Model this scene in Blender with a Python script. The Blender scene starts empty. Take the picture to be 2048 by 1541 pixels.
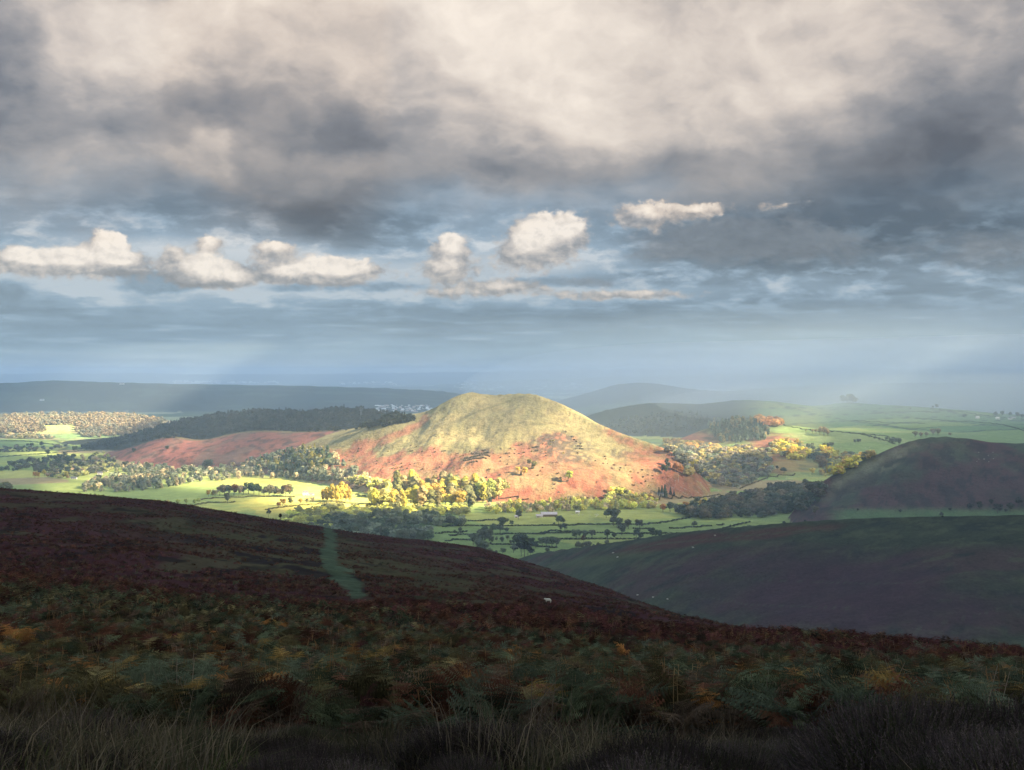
import bpy, math, random
import numpy as np
from mathutils import Vector
R = math.radians
rng = np.random.default_rng(7)
random.seed(7)
sc = bpy.context.scene
COL = sc.collection

# ------------------------------------------------------------------ camera
F = 2472.0                    # focal length in pixels of the 2048 wide frame
CX, CY, HY = 1024.0, 770.5, 745.0
PITCH = math.atan((CY - HY) / F)
cam_d = bpy.data.cameras.new('camera'); cam = bpy.data.objects.new('camera', cam_d); COL.objects.link(cam)
cam_d.sensor_fit = 'HORIZONTAL'; cam_d.sensor_width = 36.0; cam_d.lens = 36.0 * F / 2048.0
cam_d.clip_start = 0.1; cam_d.clip_end = 200000
cam.rotation_euler = (math.pi / 2 - PITCH, 0, 0)
sc.camera = cam

def W(px, py, Y):
    """pixel + forward distance -> world"""
    px = np.asarray(px, float); py = np.asarray(py, float); Y = np.asarray(Y, float)
    u = (px - CX) / F; v = (CY - py) / F
    c, s = math.cos(PITCH), math.sin(PITCH)
    dy = c + v * s; dz = v * c - s
    t = Y / dy
    return u * t, Y + 0 * px, dz * t
def proj(X, Y, Z):
    c, s = math.cos(PITCH), math.sin(PITCH)
    d = Y * c - Z * s; h = Y * s + Z * c
    d = np.where(d < 1e-3, 1e-3, d)
    return CX + F * X / d, CY - F * h / d

# ------------------------------------------------------------------ noise (value noise, numpy)
_perm = rng.random((256, 256))
def vnoise(x, y):
    xi = np.floor(x).astype(np.int64); yi = np.floor(y).astype(np.int64)
    fx = x - xi; fy = y - yi
    fx = fx * fx * (3 - 2 * fx); fy = fy * fy * (3 - 2 * fy)
    a = _perm[xi & 255, yi & 255]; b = _perm[(xi + 1) & 255, yi & 255]
    c = _perm[xi & 255, (yi + 1) & 255]; d = _perm[(xi + 1) & 255, (yi + 1) & 255]
    return (a * (1 - fx) + b * fx) * (1 - fy) + (c * (1 - fx) + d * fx) * fy
def fbm(x, y, o=4, g=0.5):
    s = 0; a = 1.0; n = 0
    for k in range(o):
        s = s + a * vnoise(x * 2 ** k + 17.3 * k, y * 2 ** k + 9.1 * k); n += a; a *= g
    return s / n            # 0..1, mean .5
def sstep(a, b, x):
    t = np.clip((x - a) / (b - a), 0, 1); return t * t * (3 - 2 * t)
def inpoly(px, py, poly):
    px = np.asarray(px); py = np.asarray(py)
    ins = np.zeros(px.shape, bool); n = len(poly)
    for i in range(n):
        x1, y1 = poly[i]; x2, y2 = poly[(i + 1) % n]
        if y1 == y2: continue
        c = ((y1 > py) != (y2 > py)) & (px < (x2 - x1) * (py - y1) / (y2 - y1) + x1)
        ins ^= c
    return ins
def segdist(X, Y, pts):
    d = np.full(X.shape, 1e18)
    for (x1, y1), (x2, y2) in zip(pts[:-1], pts[1:]):
        vx, vy = x2 - x1, y2 - y1; L = vx * vx + vy * vy + 1e-9
        t = np.clip(((X - x1) * vx + (Y - y1) * vy) / L, 0, 1)
        d = np.minimum(d, (X - x1 - t * vx) ** 2 + (Y - y1 - t * vy) ** 2)
    return np.sqrt(d)
def catmull(pts, n=8):
    P = [np.array(p, float) for p in pts]; P = [2 * P[0] - P[1]] + P + [2 * P[-1] - P[-2]]
    out = []
    for i in range(1, len(P) - 2):
        for k in range(n):
            t = k / n
            out.append(0.5 * ((2 * P[i]) + (P[i + 1] - P[i - 1]) * t + (2 * P[i - 1] - 5 * P[i] + 4 * P[i + 1] - P[i + 2]) * t * t
                              + (3 * P[i] - P[i - 1] - 3 * P[i + 1] + P[i + 2]) * t ** 3))
    out.append(P[-2]); return np.array(out)

# ------------------------------------------------------------------ terrain heights
VAL = -250.0; HAZE_D = 0.00008
fg_r = np.array([1.5, 3, 6, 10, 16, 25, 40, 65, 100, 150, 220, 320, 420, 520, 700, 1000, 1500])
fg_cols = {
 -100: [3600, 2200, 1560, 1490, 1425, 1360, 1290, 1215, 1145, 1085, 1035, 990, 970, 985, 1060, 1350, 1400],
 300:  [3600, 2200, 1560, 1490, 1425, 1365, 1300, 1232, 1170, 1115, 1065, 1022, 1004, 1008, 1080, 1350, 1400],
 700:  [3600, 2200, 1560, 1490, 1428, 1370, 1308, 1250, 1198, 1160, 1125, 1092, 1073, 1067, 1112, 1350, 1400],
 1024: [3600, 2200, 1560, 1490, 1430, 1372, 1312, 1260, 1218, 1190, 1170, 1143, 1125, 1117, 1150, 1370, 1400],
 1250: [3600, 2200, 1560, 1490, 1432, 1376, 1318, 1268, 1238, 1222, 1208, 1197, 1196, 1215, 1290, 1450, 1450],
 1430: [3600, 2200, 1560, 1490, 1434, 1378, 1322, 1278, 1257, 1252, 1250, 1262, 1290, 1330, 1400, 1500, 1500],
 1700: [3600, 2200, 1560, 1490, 1436, 1380, 1328, 1290, 1281, 1290, 1325, 1380, 1430, 1450, 1480, 1500, 1500],
 2150: [3600, 2200, 1560, 1490, 1440, 1388, 1338, 1313, 1325, 1365, 1420, 1480, 1520, 1540, 1560, 1560, 1560]}
_az = []; _zt = []
for px, pys in fg_cols.items():
    _az.append(math.atan((px - CX) / F))
    veg = 0.38 * np.exp(-(fg_r / 260.0) ** 2) * (fg_r > 9)
    z = W(px, np.array(pys, float), fg_r * math.cos(_az[-1]))[2] - veg
    z[0] = -1.72; z[1] = -1.8
    _zt.append(z)
_az = np.array(_az); _zt = np.array(_zt)
_lr = np.log(fg_r)
# densify with smooth cubic in log r
from bisect import bisect
lrd = np.linspace(_lr[0], _lr[-1], 160)
def cubic1(x, y, xn):
    m = np.gradient(y, x); i = np.clip(np.searchsorted(x, xn) - 1, 0, len(x) - 2)
    h = x[i + 1] - x[i]; t = (xn - x[i]) / h
    return (2 * t ** 3 - 3 * t ** 2 + 1) * y[i] + (t ** 3 - 2 * t ** 2 + t) * h * m[i] + (-2 * t ** 3 + 3 * t ** 2) * y[i + 1] + (t ** 3 - t ** 2) * h * m[i + 1]
_zd = np.array([cubic1(_lr, z, lrd) for z in _zt])
azd = np.linspace(_az[0], _az[-1], 80)
_zd = np.array([cubic1(_az, _zd[:, k], azd) for k in range(_zd.shape[1])]).T
def fgz(az, r):
    a = np.clip(az, azd[0], azd[-1]); l = np.clip(np.log(np.maximum(r, 1.5)), lrd[0], lrd[-1])
    i = np.clip(((a - azd[0]) / (azd[1] - azd[0])).astype(int), 0, len(azd) - 2); fa = (a - azd[i]) / (azd[1] - azd[0])
    j = np.clip(((l - lrd[0]) / (lrd[1] - lrd[0])).astype(int), 0, len(lrd) - 2); fl = (l - lrd[j]) / (lrd[1] - lrd[0])
    z = (_zd[i, j] * (1 - fl) + _zd[i, j + 1] * fl) * (1 - fa) + (_zd[i + 1, j] * (1 - fl) + _zd[i + 1, j + 1] * fl) * fa
    # behind the camera: the moor goes on, gently rising
    b = sstep(1.0, 2.2, np.abs(az))
    zb = -1.8 - 0.02 * r
    return z * (1 - b) + zb * b

class Hill:
    """ridge line + foot outline, both given as (px, py|None, Y)"""
    def __init__(s, name, ridge, foot, prof=1.3, rough=1.0, seed=0, base=None, fscale=90.0):
        s.name = name
        X, Y, Z = W(*np.array(ridge, float).T)
        rd = catmull(np.stack([X, Y, Z], 1), 8); s.rd = rd
        f = np.array(foot, float); fx = (f[:, 0] - CX) / F * f[:, 1]; 
        s.foot = [(a, b) for a, b in zip(fx, f[:, 1])]
        s.prof = prof; s.rough = rough; s.seed = seed; s.base = base; s.fs = fscale
        xs = [p[0] for p in s.foot]; ys = [p[1] for p in s.foot]
        s.bb = (min(xs), max(xs), min(ys), max(ys))
    def z(s, X, Y, Z0):
        out = Z0.copy(); infl = np.zeros(X.shape)
        m = (X > s.bb[0]) & (X < s.bb[1]) & (Y > s.bb[2]) & (Y < s.bb[3])
        if not m.any(): return out, infl
        x, y = X[m], Y[m]; z0 = Z0[m]
        # organic outline
        wx = (fbm(x / 260 + s.seed, y / 260, 3) - .5) * s.fs; wy = (fbm(x / 260, y / 260 + s.seed + 40, 3) - .5) * s.fs
        ins = inpoly(x + wx, y + wy, s.foot)
        df = segdist(x + wx, y + wy, s.foot + [s.foot[0]])
        wgt = np.zeros(x.shape); zr = np.zeros(x.shape); dr = np.full(x.shape, 1e9)
        us = np.zeros(x.shape); seg = np.r_[0, np.cumsum(np.hypot(*np.diff(s.rd[:, :2], axis=0).T))]
        for p, u_ in zip(s.rd[::2], seg[::2]):
            d2 = (x - p[0]) ** 2 + (y - p[1]) ** 2
            w = 1.0 / (d2 + 400.0) ** 2; wgt += w; zr += w * p[2]; us += w * u_
        zr /= wgt; us /= wgt
        dr = segdist(x, y, [(p[0], p[1]) for p in s.rd])
        t = np.where(ins, df / (df + dr + 1e-6), 0.0)
        # gullies and spurs running down from the ridge
        g = fbm(x / 95 + s.seed * 3, y / 95, 4) - .5
        t2 = t + s.rough * 0.16 * g * np.clip(t * (1 - t) * 4, 0, 1)
        t2 = np.clip(t2, 0, 1)
        a = t2 ** s.prof; k = a * (2 - a) if s.prof > 1.25 else a
        k = (.45 * np.sin(t2 * math.pi / 2) + .55 * t2) ** s.prof
        rib = fbm(us / 85 + (x + y) / 700 + s.seed, t * 1.6 + s.seed, 4, .6) - .5; k = np.clip(k + rib * .075 * s.rough * np.clip(t * (1 - t) * 4, 0, 1), 0, 1)
        zz = z0 + (zr - z0) * k
        zz += s.rough * (fbm(x / 30, y / 30, 3) - .5) * 5 * np.clip(t * 5, 0, 1) * np.clip((1 - t) * 3, 0.15, 1)
        take = ins & (zz > z0)
        out[m] = np.where(take, zz, z0); infl[m] = np.where(take, t, 0)
        return out, infl

HILLS = [
 # far horizon hills
 Hill('horizon_hills', [(-500, 749, 32000), (-150, 748, 32200), (200, 746, 32500), (450, 748, 32500), (700, 747, 33000), (900, 744, 32500), (1050, 742, 32000), (1200, 739, 31000), (1400, 738, 31000), (1550, 741, 31000), (1700, 738, 30000), (2500, 739, 30000)],
      [(-900, 26000), (600, 27000), (1100, 26000), (2800, 23000), (2600, 34500), (1000, 35000), (-700, 34500)], 1.0, 0, 1, fscale=2500),
 Hill('far_low_hill', [(1000, 760, 23000), (1300, 753, 22000), (1700, 748, 21000), (2400, 746, 20000)],
      [(850, 20500), (1600, 18000), (2700, 16000), (2700, 25000), (900, 26000)], 1.1, 0, 2, fscale=1200),
 Hill('far_wooded_ridge', [(-500, 765, 9200), (0, 766, 9200), (80, 762, 9000), (150, 762, 9000), (300, 767, 9100), (600, 772, 9200), (800, 778, 9400), (900, 785, 9600), (980, 800, 9800)],
      [(-700, 7600), (0, 7500), (500, 7500), (800, 7600), (1100, 8200), (1120, 10500), (700, 10600), (-600, 10400)], 1.15, .3, 3, fscale=500),
 Hill('misty_dome', [(1130, 806, 8200), (1180, 785, 8000), (1240, 768, 7900), (1300, 766, 7800), (1360, 775, 7900), (1450, 783, 8100), (1560, 775, 8800), (1700, 768, 9000), (1900, 766, 9200), (2200, 768, 9200)],
      [(1040, 7900), (1200, 7000), (1500, 6900), (2400, 7400), (2500, 10600), (1600, 10300), (1060, 9000)], 1.0, .3, 4, fscale=300),
 Hill('misty_ridge', [(1180, 832, 5600), (1230, 815, 5500), (1300, 806, 5500), (1400, 808, 5500), (1500, 800, 5600), (1620, 812, 5900), (1690, 806, 5900), (1760, 810, 5700), (1850, 815, 5500), (1950, 826, 5300), (2100, 835, 5200), (2300, 840, 5200)],
      [(1120, 5300), (1250, 4900), (1420, 4700), (1560, 4500), (1750, 3900), (2100, 3700), (2500, 3900), (2500, 6400), (1500, 6600), (1120, 6100)], 1.0, .5, 5, fscale=200),
 Hill('lit_wood_hill', [(-300, 832, 5300), (0, 833, 5200), (60, 829, 5100), (250, 829, 5100), (330, 840, 5200), (420, 850, 5300)],
      [(-400, 4750), (0, 4600), (150, 4560), (300, 4700), (480, 5000), (460, 5700), (200, 5800), (-400, 5800)], 1.0, .4, 6, fscale=150),
 Hill('forest_ridge', [(170, 897, 4200), (260, 872, 4250), (345, 846, 4300), (430, 829, 4300), (520, 822, 4250), (620, 824, 4150), (690, 815, 4050), (760, 824, 4000), (830, 840, 3950), (880, 860, 3900)],
      [(150, 4000), (260, 3850), (400, 3750), (600, 3620), (800, 3560), (960, 3600), (960, 4300), (700, 4650), (350, 4800), (130, 4500)], 1.0, .5, 7, fscale=120),
 Hill('bracken_ridge', [(225, 907, 3650), (290, 886, 3600), (345, 872, 3560), (400, 881, 3560), (470, 866, 3560), (520, 861, 3560), (600, 863, 3500), (690, 859, 3420), (760, 862, 3380)],
      [(205, 3620), (240, 3330), (330, 3130), (450, 3080), (600, 2900), (720, 2880), (860, 3000), (860, 3560), (600, 3800), (350, 3850), (215, 3800)], 0.95, 1.0, 8, fscale=70),
 Hill('knoll', [(1330, 884, 3650), (1380, 872, 3700), (1425, 855, 3800), (1480, 842, 3850), (1540, 845, 3900), (1600, 858, 4050), (1700, 856, 4300), (1850, 862, 4500), (2100, 862, 4500)],
      [(1290, 3600), (1330, 3300), (1400, 3080), (1500, 2950), (1600, 2960), (1720, 3000), (1900, 3100), (2300, 3300), (2400, 4900), (1700, 4800), (1500, 4350), (1330, 4100)], 0.85, .6, 9, fscale=60),
 Hill('main_hill', [(640, 905, 2960), (668, 892, 2980), (698, 877, 3000), (737, 855, 3020), (772, 838, 3040), (797, 829, 3060), (825, 828, 3070), (850, 824, 3070), (872, 814, 3065), (905, 798, 3050), (925, 787, 3040), (942, 783, 3030), (962, 788, 3020), (990, 790, 3010), (1030, 787, 2980), (1060, 787, 2960), (1086, 794, 2930), (1123, 809, 2890), (1186, 842, 2810), (1230, 862, 2760), (1266, 875, 2720), (1322, 893, 2670), (1345, 908, 2640)],
      [(560, 2960), (610, 2800), (680, 2660), (760, 2520), (860, 2430), (960, 2380), (1080, 2350), (1200, 2350), (1290, 2400), (1350, 2450), (1420, 2540), (1430, 2760), (1330, 3000), (1200, 3300), (1050, 3520), (850, 3560), (680, 3400), (570, 3180)],
      0.92, 1.15, 10, fscale=40),
 Hill('right_hill', [(1600, 1005, 2080), (1650, 960, 2110), (1700, 932, 2140), (1760, 906, 2160), (1820, 883, 2190), (1870, 873, 2200), (1920, 875, 2200), (1980, 884, 2190), (2050, 886, 2180), (2200, 868, 2140), (2350, 860, 2100)],
      [(1590, 2010), (1640, 1935), (1750, 1900), (1900, 1890), (2050, 1870), (2350, 1800), (2700, 2000), (2650, 2600), (2000, 2700), (1750, 2560), (1630, 2300), (1585, 2120)], 0.95, 1.0, 11, fscale=50),
 Hill('dark_spur', [(1080, 1106, 1500), (1180, 1092, 1380), (1260, 1080, 1290), (1370, 1064, 1200), (1500, 1052, 1120), (1650, 1040, 1080), (1800, 1034, 1050), (2048, 1030, 1000), (2400, 1015, 950)],
      [(1010, 1560), (1020, 1250), (1050, 980), (1120, 760), (1250, 600), (1500, 470), (2000, 420), (2900, 420), (3000, 1300), (2400, 1500), (1900, 1560), (1500, 1600), (1200, 1660)], 0.75, .7, 12, fscale=40),
]
# grid
az_f = np.concatenate([np.arange(-29, 29.001, 0.078)])
az_c = np.concatenate([np.linspace(33, 327, 74)])
AZ = np.radians(np.concatenate([az_f, az_c])); AZ = np.where(AZ > math.pi, AZ - 2 * math.pi, AZ)
NA = len(AZ)
def rlist():
    r = [0.6]
    while r[-1] < 36500:
        q = r[-1]
        k = 0.02 if q < 12 else 0.0115 if q < 60 else 0.0075 if q < 900 else 0.0046 if q < 5200 else 0.009 if q < 12000 else 0.02
        r.append(q * (1 + k))
    return np.array(r)
RR = rlist(); NR = len(RR)
A2, R2 = np.meshgrid(AZ, RR)             # rows r, cols az
GX = np.sin(A2) * R2; GY = np.cos(A2) * R2
Z = VAL + (fbm(GX / 700, GY / 700, 4) - .5) * 16 * sstep(1500, 3500, R2) + (fbm(GX / 2500, GY / 2500, 3) - .5) * 60 * sstep(4500, 14000, R2)
Z += (fbm(GX / 160, GY / 160, 3) - .5) * 3
HID = np.zeros(Z.shape, int); TT = np.zeros(Z.shape)
for i, h in enumerate(HILLS):
    Z, t = h.z(GX, GY, Z)
    HID[t > 0.0] = i + 1; TT = np.where(t > 0, t, TT)
fz = fgz(A2, R2) + (fbm(GX / 14, GY / 14, 3) - .5) * np.clip(R2 / 60, 0, 1.0) * 1.6 + (fbm(GX / 1.7, GY / 1.7, 3) - .5) * 0.22 * sstep(4, 9, R2)
fz = np.where(R2 > 1500, -900, fz)
isfg = fz > Z
HID[isfg] = 99
Z = np.maximum(Z, fz)
Z[HID == 99] += 0
RMIN, LRR = RR[0], np.log(RR)
def H(X, Y):
    X = np.asarray(X, float); Y = np.asarray(Y, float)
    r = np.hypot(X, Y); az = np.degrees(np.arctan2(X, Y))
    ia = np.clip((az + 29) / 0.078, 0, len(az_f) - 1.001); i = ia.astype(int); fa = ia - i
    j = np.clip(np.searchsorted(RR, r) - 1, 0, NR - 2); fr = np.clip((r - RR[j]) / (RR[j + 1] - RR[j]), 0, 1)
    z = (Z[j, i] * (1 - fr) + Z[j + 1, i] * fr) * (1 - fa) + (Z[j, i + 1] * (1 - fr) + Z[j + 1, i + 1] * fr) * fa
    return z
def HIDat(X, Y):
    r = np.hypot(X, Y); az = np.degrees(np.arctan2(X, Y))
    i = np.clip(((az + 29) / 0.078).round().astype(int), 0, len(az_f) - 1); j = np.clip(np.searchsorted(RR, r), 0, NR - 1)
    return HID[j, i]
_march = np.exp(np.linspace(math.log(5), math.log(45000), 1400))
def ground_at(px, py, ymin=0.0):
    """where the line of sight through a pixel meets the ground"""
    px = np.atleast_1d(np.asarray(px, float)); py = np.atleast_1d(np.asarray(py, float))
    X, Y, Zr = W(px[:, None], py[:, None], _march[None, :])
    below = (Zr < H(X, Y)) & (_march[None, :] > ymin)
    k = np.argmax(below, 1); k = np.where(below.any(1), k, 1390)
    a = np.maximum(k - 1, 0); Yn = (_march[a] + _march[k]) / 2
    x, y, _ = W(px, py, Yn)
    return x, y, H(x, y)

# ------------------------------------------------------------------ mesh building
def lin(c):
    c = np.asarray(c, float); return np.where(c <= .04045, c / 12.92, ((c + .055) / 1.055) ** 2.4)
def mesh_np(name, V, Fq, col=None, mat=None, smooth=False, matidx=None):
    """Fq: (n,3) or (n,4) array"""
    me = bpy.data.meshes.new(name)
    V = np.ascontiguousarray(V, np.float32); Fq = np.ascontiguousarray(Fq, np.int32); n, k = Fq.shape
    me.vertices.add(len(V)); me.vertices.foreach_set('co', V.ravel())
    me.loops.add(n * k); me.loops.foreach_set('vertex_index', Fq.ravel())
    me.polygons.add(n); me.polygons.foreach_set('loop_start', np.arange(0, n * k, k, dtype=np.int32))
    me.polygons.foreach_set('loop_total', np.full(n, k, np.int32))
    if matidx is not None: me.polygons.foreach_set('material_index', np.asarray(matidx, np.int32))
    if smooth: me.polygons.foreach_set('use_smooth', np.ones(n, bool))
    if col is not None:
        a = me.color_attributes.new('col', 'FLOAT_COLOR', 'POINT')
        c = np.ones((len(V), 4), np.float32); c[:, :3] = col; a.data.foreach_set('color', c.ravel())
    me.update(calc_edges=True)
    if mat is not None:
        for m in (mat if isinstance(mat, (list, tuple)) else [mat]): me.materials.append(m)
    return me
def link(name, me, parent=None, loc=None, **props):
    o = bpy.data.objects.new(name, me); COL.objects.link(o)
    if parent is not None: o.parent = parent
    if loc is not None: o.location = loc
    for k, v in props.items(): o[k] = v
    return o

# ------------------------------------------------------------------ materials
class NT:
    def __init__(s, tree): s.t = tree
    def n(s, typ, **kw):
        nd = s.t.nodes.new(typ)
        for k, v in kw.items(): setattr(nd, k, v)
        return nd
    def l(s, a, b): s.t.links.new(a, b)
    def put(s, sock, v):
        if isinstance(v, S): s.l(v.s, sock)
        elif isinstance(v, bpy.types.NodeSocket): s.l(v, sock)
        else: sock.default_value = v
    def math(s, op, a, b=None, c=None, clamp=False):
        nd = s.n('ShaderNodeMath', operation=op, use_clamp=clamp); s.put(nd.inputs[0], a)
        if b is not None: s.put(nd.inputs[1], b)
        if c is not None: s.put(nd.inputs[2], c)
        return S(s, nd.outputs[0])
    def mix(s, f, a, b):
        nd = s.n('ShaderNodeMix', data_type='RGBA'); s.put(nd.inputs[0], f); s.put(nd.inputs[6], a); s.put(nd.inputs[7], b)
        return nd.outputs[2]
    def sstep(s, a, b, x):
        nd = s.n('ShaderNodeMapRange', interpolation_type='SMOOTHSTEP'); s.put(nd.inputs[0], x)
        nd.inputs[1].default_value = a; nd.inputs[2].default_value = b; return S(s, nd.outputs[0])
    def vm(s, op, a, b=None, c=None):
        nd = s.n('ShaderNodeVectorMath', operation=op); s.put(nd.inputs[0], a)
        if b is not None: s.put(nd.inputs[1], b)
        if c is not None: s.put(nd.inputs[2], c)
        return nd
    def xyz(s, x, y, z=0.0):
        nd = s.n('ShaderNodeCombineXYZ'); s.put(nd.inputs[0], x); s.put(nd.inputs[1], y); s.put(nd.inputs[2], z); return nd.outputs[0]
    def noise(s, vec, scale, detail=4, rough=.5, dist=0.0, dims='3D', w=None):
        nd = s.n('ShaderNodeTexNoise', noise_dimensions=dims); s.l(vec, nd.inputs['Vector'])
        nd.inputs['Scale'].default_value = scale; nd.inputs['Detail'].default_value = detail
        nd.inputs['Roughness'].default_value = rough; nd.inputs['Distortion'].default_value = dist
        return S(s, nd.outputs['Fac'])
class S:
    def __init__(s, nt, sock): s.nt = nt; s.s = sock
    def __add__(s, o): return s.nt.math('ADD', s, o)
    __radd__ = __add__
    def __sub__(s, o): return s.nt.math('SUBTRACT', s, o)
    def __rsub__(s, o): return s.nt.math('SUBTRACT', o, s)
    def __mul__(s, o): return s.nt.math('MULTIPLY', s, o)
    __rmul__ = __mul__
    def __truediv__(s, o): return s.nt.math('DIVIDE', s, o)
def new_mat(name):
    m = bpy.data.materials.new(name); m.use_nodes = True
    m.node_tree.nodes.clear(); nt = NT(m.node_tree)
    out = nt.n('ShaderNodeOutputMaterial'); return m, nt, out
def diffuse_mat(name, build, rough=1.0, transl=0.0, bump=None):
    m, nt, out = new_mat(name)
    c = build(nt)
    b = nt.n('ShaderNodeBsdfDiffuse'); nt.put(b.inputs['Color'], c); b.inputs['Roughness'].default_value = rough
    if bump is not None: nt.l(bump(nt), b.inputs['Normal'])
    sh = b.outputs[0]
    if transl > 0:
        t = nt.n('ShaderNodeBsdfTranslucent'); nt.put(t.inputs['Color'], c)
        mx = nt.n('ShaderNodeMixShader'); mx.inputs[0].default_value = transl
        nt.l(b.outputs[0], mx.inputs[1]); nt.l(t.outputs[0], mx.inputs[2]); sh = mx.outputs[0]
    nt.l(sh, out.inputs['Surface']); return m
def plain(name, c, rough=.8, var=.25, scale=3.0):
    m, nt, out = new_mat(name)
    g = nt.n('ShaderNodeNewGeometry'); n = nt.noise(g.outputs['Position'], scale, 4)
    col = nt.mix(n, (*[v * (1 - var) for v in c], 1), (*[min(1, v * (1 + var)) for v in c], 1))
    b = nt.n('ShaderNodeBsdfPrincipled'); nt.put(b.inputs['Base Color'], col); b.inputs['Roughness'].default_value = rough
    b.inputs['Specular IOR Level'].default_value = .2
    nt.l(b.outputs[0], out.inputs['Surface']); return m

def ter_build(nt):
    at = nt.n('ShaderNodeAttribute', attribute_name='col')
    g = nt.n('ShaderNodeNewGeometry'); P = g.outputs['Position']
    n1 = nt.noise(P, .35, 6, .65); n2 = nt.noise(P, .045, 5, .6); n3 = nt.noise(P, 3.0, 4, .6)
    k = (n1 - .5) * 1.3 + (n2 - .5) * 1.0 + (n3 - .5) * .7 + 1.0
    k = nt.math('MAXIMUM', k, .25)
    hv = nt.vm('SCALE', at.outputs['Color']); nt.put(hv.inputs['Scale'], k)
    return hv.outputs[0]
def ter_bump(nt):
    g = nt.n('ShaderNodeNewGeometry'); P = g.outputs['Position']
    n = nt.noise(P, .12, 7, .62)
    b = nt.n('ShaderNodeBump'); b.inputs['Strength'].default_value = .8; b.inputs['Distance'].default_value = 5.0
    nt.put(b.inputs['Height'], n); return b.outputs[0]
def near_bump(nt):
    g = nt.n('ShaderNodeNewGeometry'); n = nt.noise(g.outputs['Position'], .9, 7, .65)
    b = nt.n('ShaderNodeBump'); b.inputs['Strength'].default_value = .9; b.inputs['Distance'].default_value = .7
    nt.put(b.inputs['Height'], n); return b.outputs[0]
M_ter = diffuse_mat('hill_turf', ter_build, bump=ter_bump)
M_near = diffuse_mat('moor_turf', ter_build, bump=near_bump)
def far_bump(nt):
    g = nt.n('ShaderNodeNewGeometry'); n = nt.noise(g.outputs['Position'], .5, 4, .5)
    b = nt.n('ShaderNodeBump'); b.inputs['Strength'].default_value = .25; b.inputs['Distance'].default_value = 1.0
    nt.put(b.inputs['Height'], n); return b.outputs[0]
M_field = diffuse_mat('pasture', ter_build, bump=far_bump)

# ------------------------------------------------------------------ ground colours
PX, PY = proj(GX, GY, Z)
front = (GY > 0)
C = np.zeros(Z.shape + (3,)); 
def setc(m, c, f=1.0):
    m = np.clip(m * f, 0, 1)[..., None]; C[:] = C * (1 - m) + np.array(c) * m
def blob(px, py, sx, sy, rot=0.0, soft=.5):
    a = R(rot); dx = PX - px; dy = PY - py
    u = (dx * math.cos(a) + dy * math.sin(a)) / sx; v = (-dx * math.sin(a) + dy * math.cos(a)) / sy
    return sstep(1 + soft, 1 - soft, np.sqrt(u * u + v * v) + (N3 - .5) * 1.1)
N1 = fbm(GX / 60, GY / 60, 5); N2 = fbm(GX / 300 + 5, GY / 300, 4); N3 = fbm(GX / 25 + 9, GY / 25, 4); N4 = fbm(GX / 8 + 9, GY / 8, 3)
GRASS = (.20, .27, .095); PALE = (.42, .38, .11); OLIVE = (.30, .25, .125); BRACK = (.33, .14, .09); DARKV = (.045, .05, .035); STRAW = (.27, .22, .12)
# valley fields: patchwork of pastures
ca, sa = math.cos(.35), math.sin(.35)
ux = (GX * ca + GY * sa) / 330 + (N2 - .5) * .5; uy = (-GX * sa + GY * ca) / 210 + (N2 - .5) * .5
cell = _perm[np.floor(ux).astype(int) & 255, np.floor(uy).astype(int) & 255]
g = np.array(GRASS) * (1 - cell[..., None] ** 2) + np.array(PALE) * cell[..., None] ** 2
g = np.where((cell > .93)[..., None], np.array(STRAW), g)
C[:] = g * (0.88 + 0.24 * N1)[..., None]
far = sstep(5200, 8500, R2)
cf = fbm(GX / 900, GY / 380, 4)
ff = (cf > .52)
FARC = np.where((cell > .55)[..., None], np.array((.30, .30, .20)), np.array((.03, .05, .04))); FARC = np.where((fbm(GX / 1400, GY / 1000, 3) > .52)[..., None], np.array((.025, .045, .04)), FARC)
C = C * (1 - far[..., None]) + FARC * far[..., None]
fe = np.minimum(np.abs(ux - np.round(ux)) * 330, np.abs(uy - np.round(uy)) * 210)
setc(sstep(14, 4, fe) * sstep(3900, 4300, R2), (.05, .06, .04), .85)      # far hedgerows
hid = {h.name: i + 1 for i, h in enumerate(HILLS)}
def on(n): return (HID == hid[n]).astype(float)
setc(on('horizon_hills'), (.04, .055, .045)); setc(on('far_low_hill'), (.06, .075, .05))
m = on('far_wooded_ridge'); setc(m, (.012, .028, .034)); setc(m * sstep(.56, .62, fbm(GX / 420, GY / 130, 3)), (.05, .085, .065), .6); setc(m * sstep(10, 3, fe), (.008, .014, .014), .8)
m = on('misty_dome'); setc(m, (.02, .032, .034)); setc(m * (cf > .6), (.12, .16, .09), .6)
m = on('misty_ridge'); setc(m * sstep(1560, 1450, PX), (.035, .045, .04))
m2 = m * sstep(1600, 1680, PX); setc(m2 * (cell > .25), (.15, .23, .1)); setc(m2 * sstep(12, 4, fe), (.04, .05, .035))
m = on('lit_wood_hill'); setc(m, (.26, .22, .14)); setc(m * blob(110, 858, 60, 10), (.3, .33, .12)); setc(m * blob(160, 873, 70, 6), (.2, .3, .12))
m = on('forest_ridge'); setc(m, (.03, .035, .03))
m = on('bracken_ridge'); setc(m, (.26, .10, .085), .95); setc(m * sstep(.45, .62, fbm(GX / 45, GY / 120, 4)), (.19, .13, .10), .7); setc(m * sstep(.55, .66, fbm(GX / 20, GY / 30, 4)), (.075, .055, .052), .75); setc(m * sstep(.88, .97, TT), (.17, .16, .08), .8)
m = on('knoll'); setc(m, (.20, .27, .10)); setc(m * (cell > .6), (.25, .30, .12)); setc(m * blob(1390, 876, 90, 14), BRACK); setc(m * blob(1545, 886, 50, 15), BRACK); setc(m * blob(1560, 925, 42, 22), (.27, .12, .06))
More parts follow.
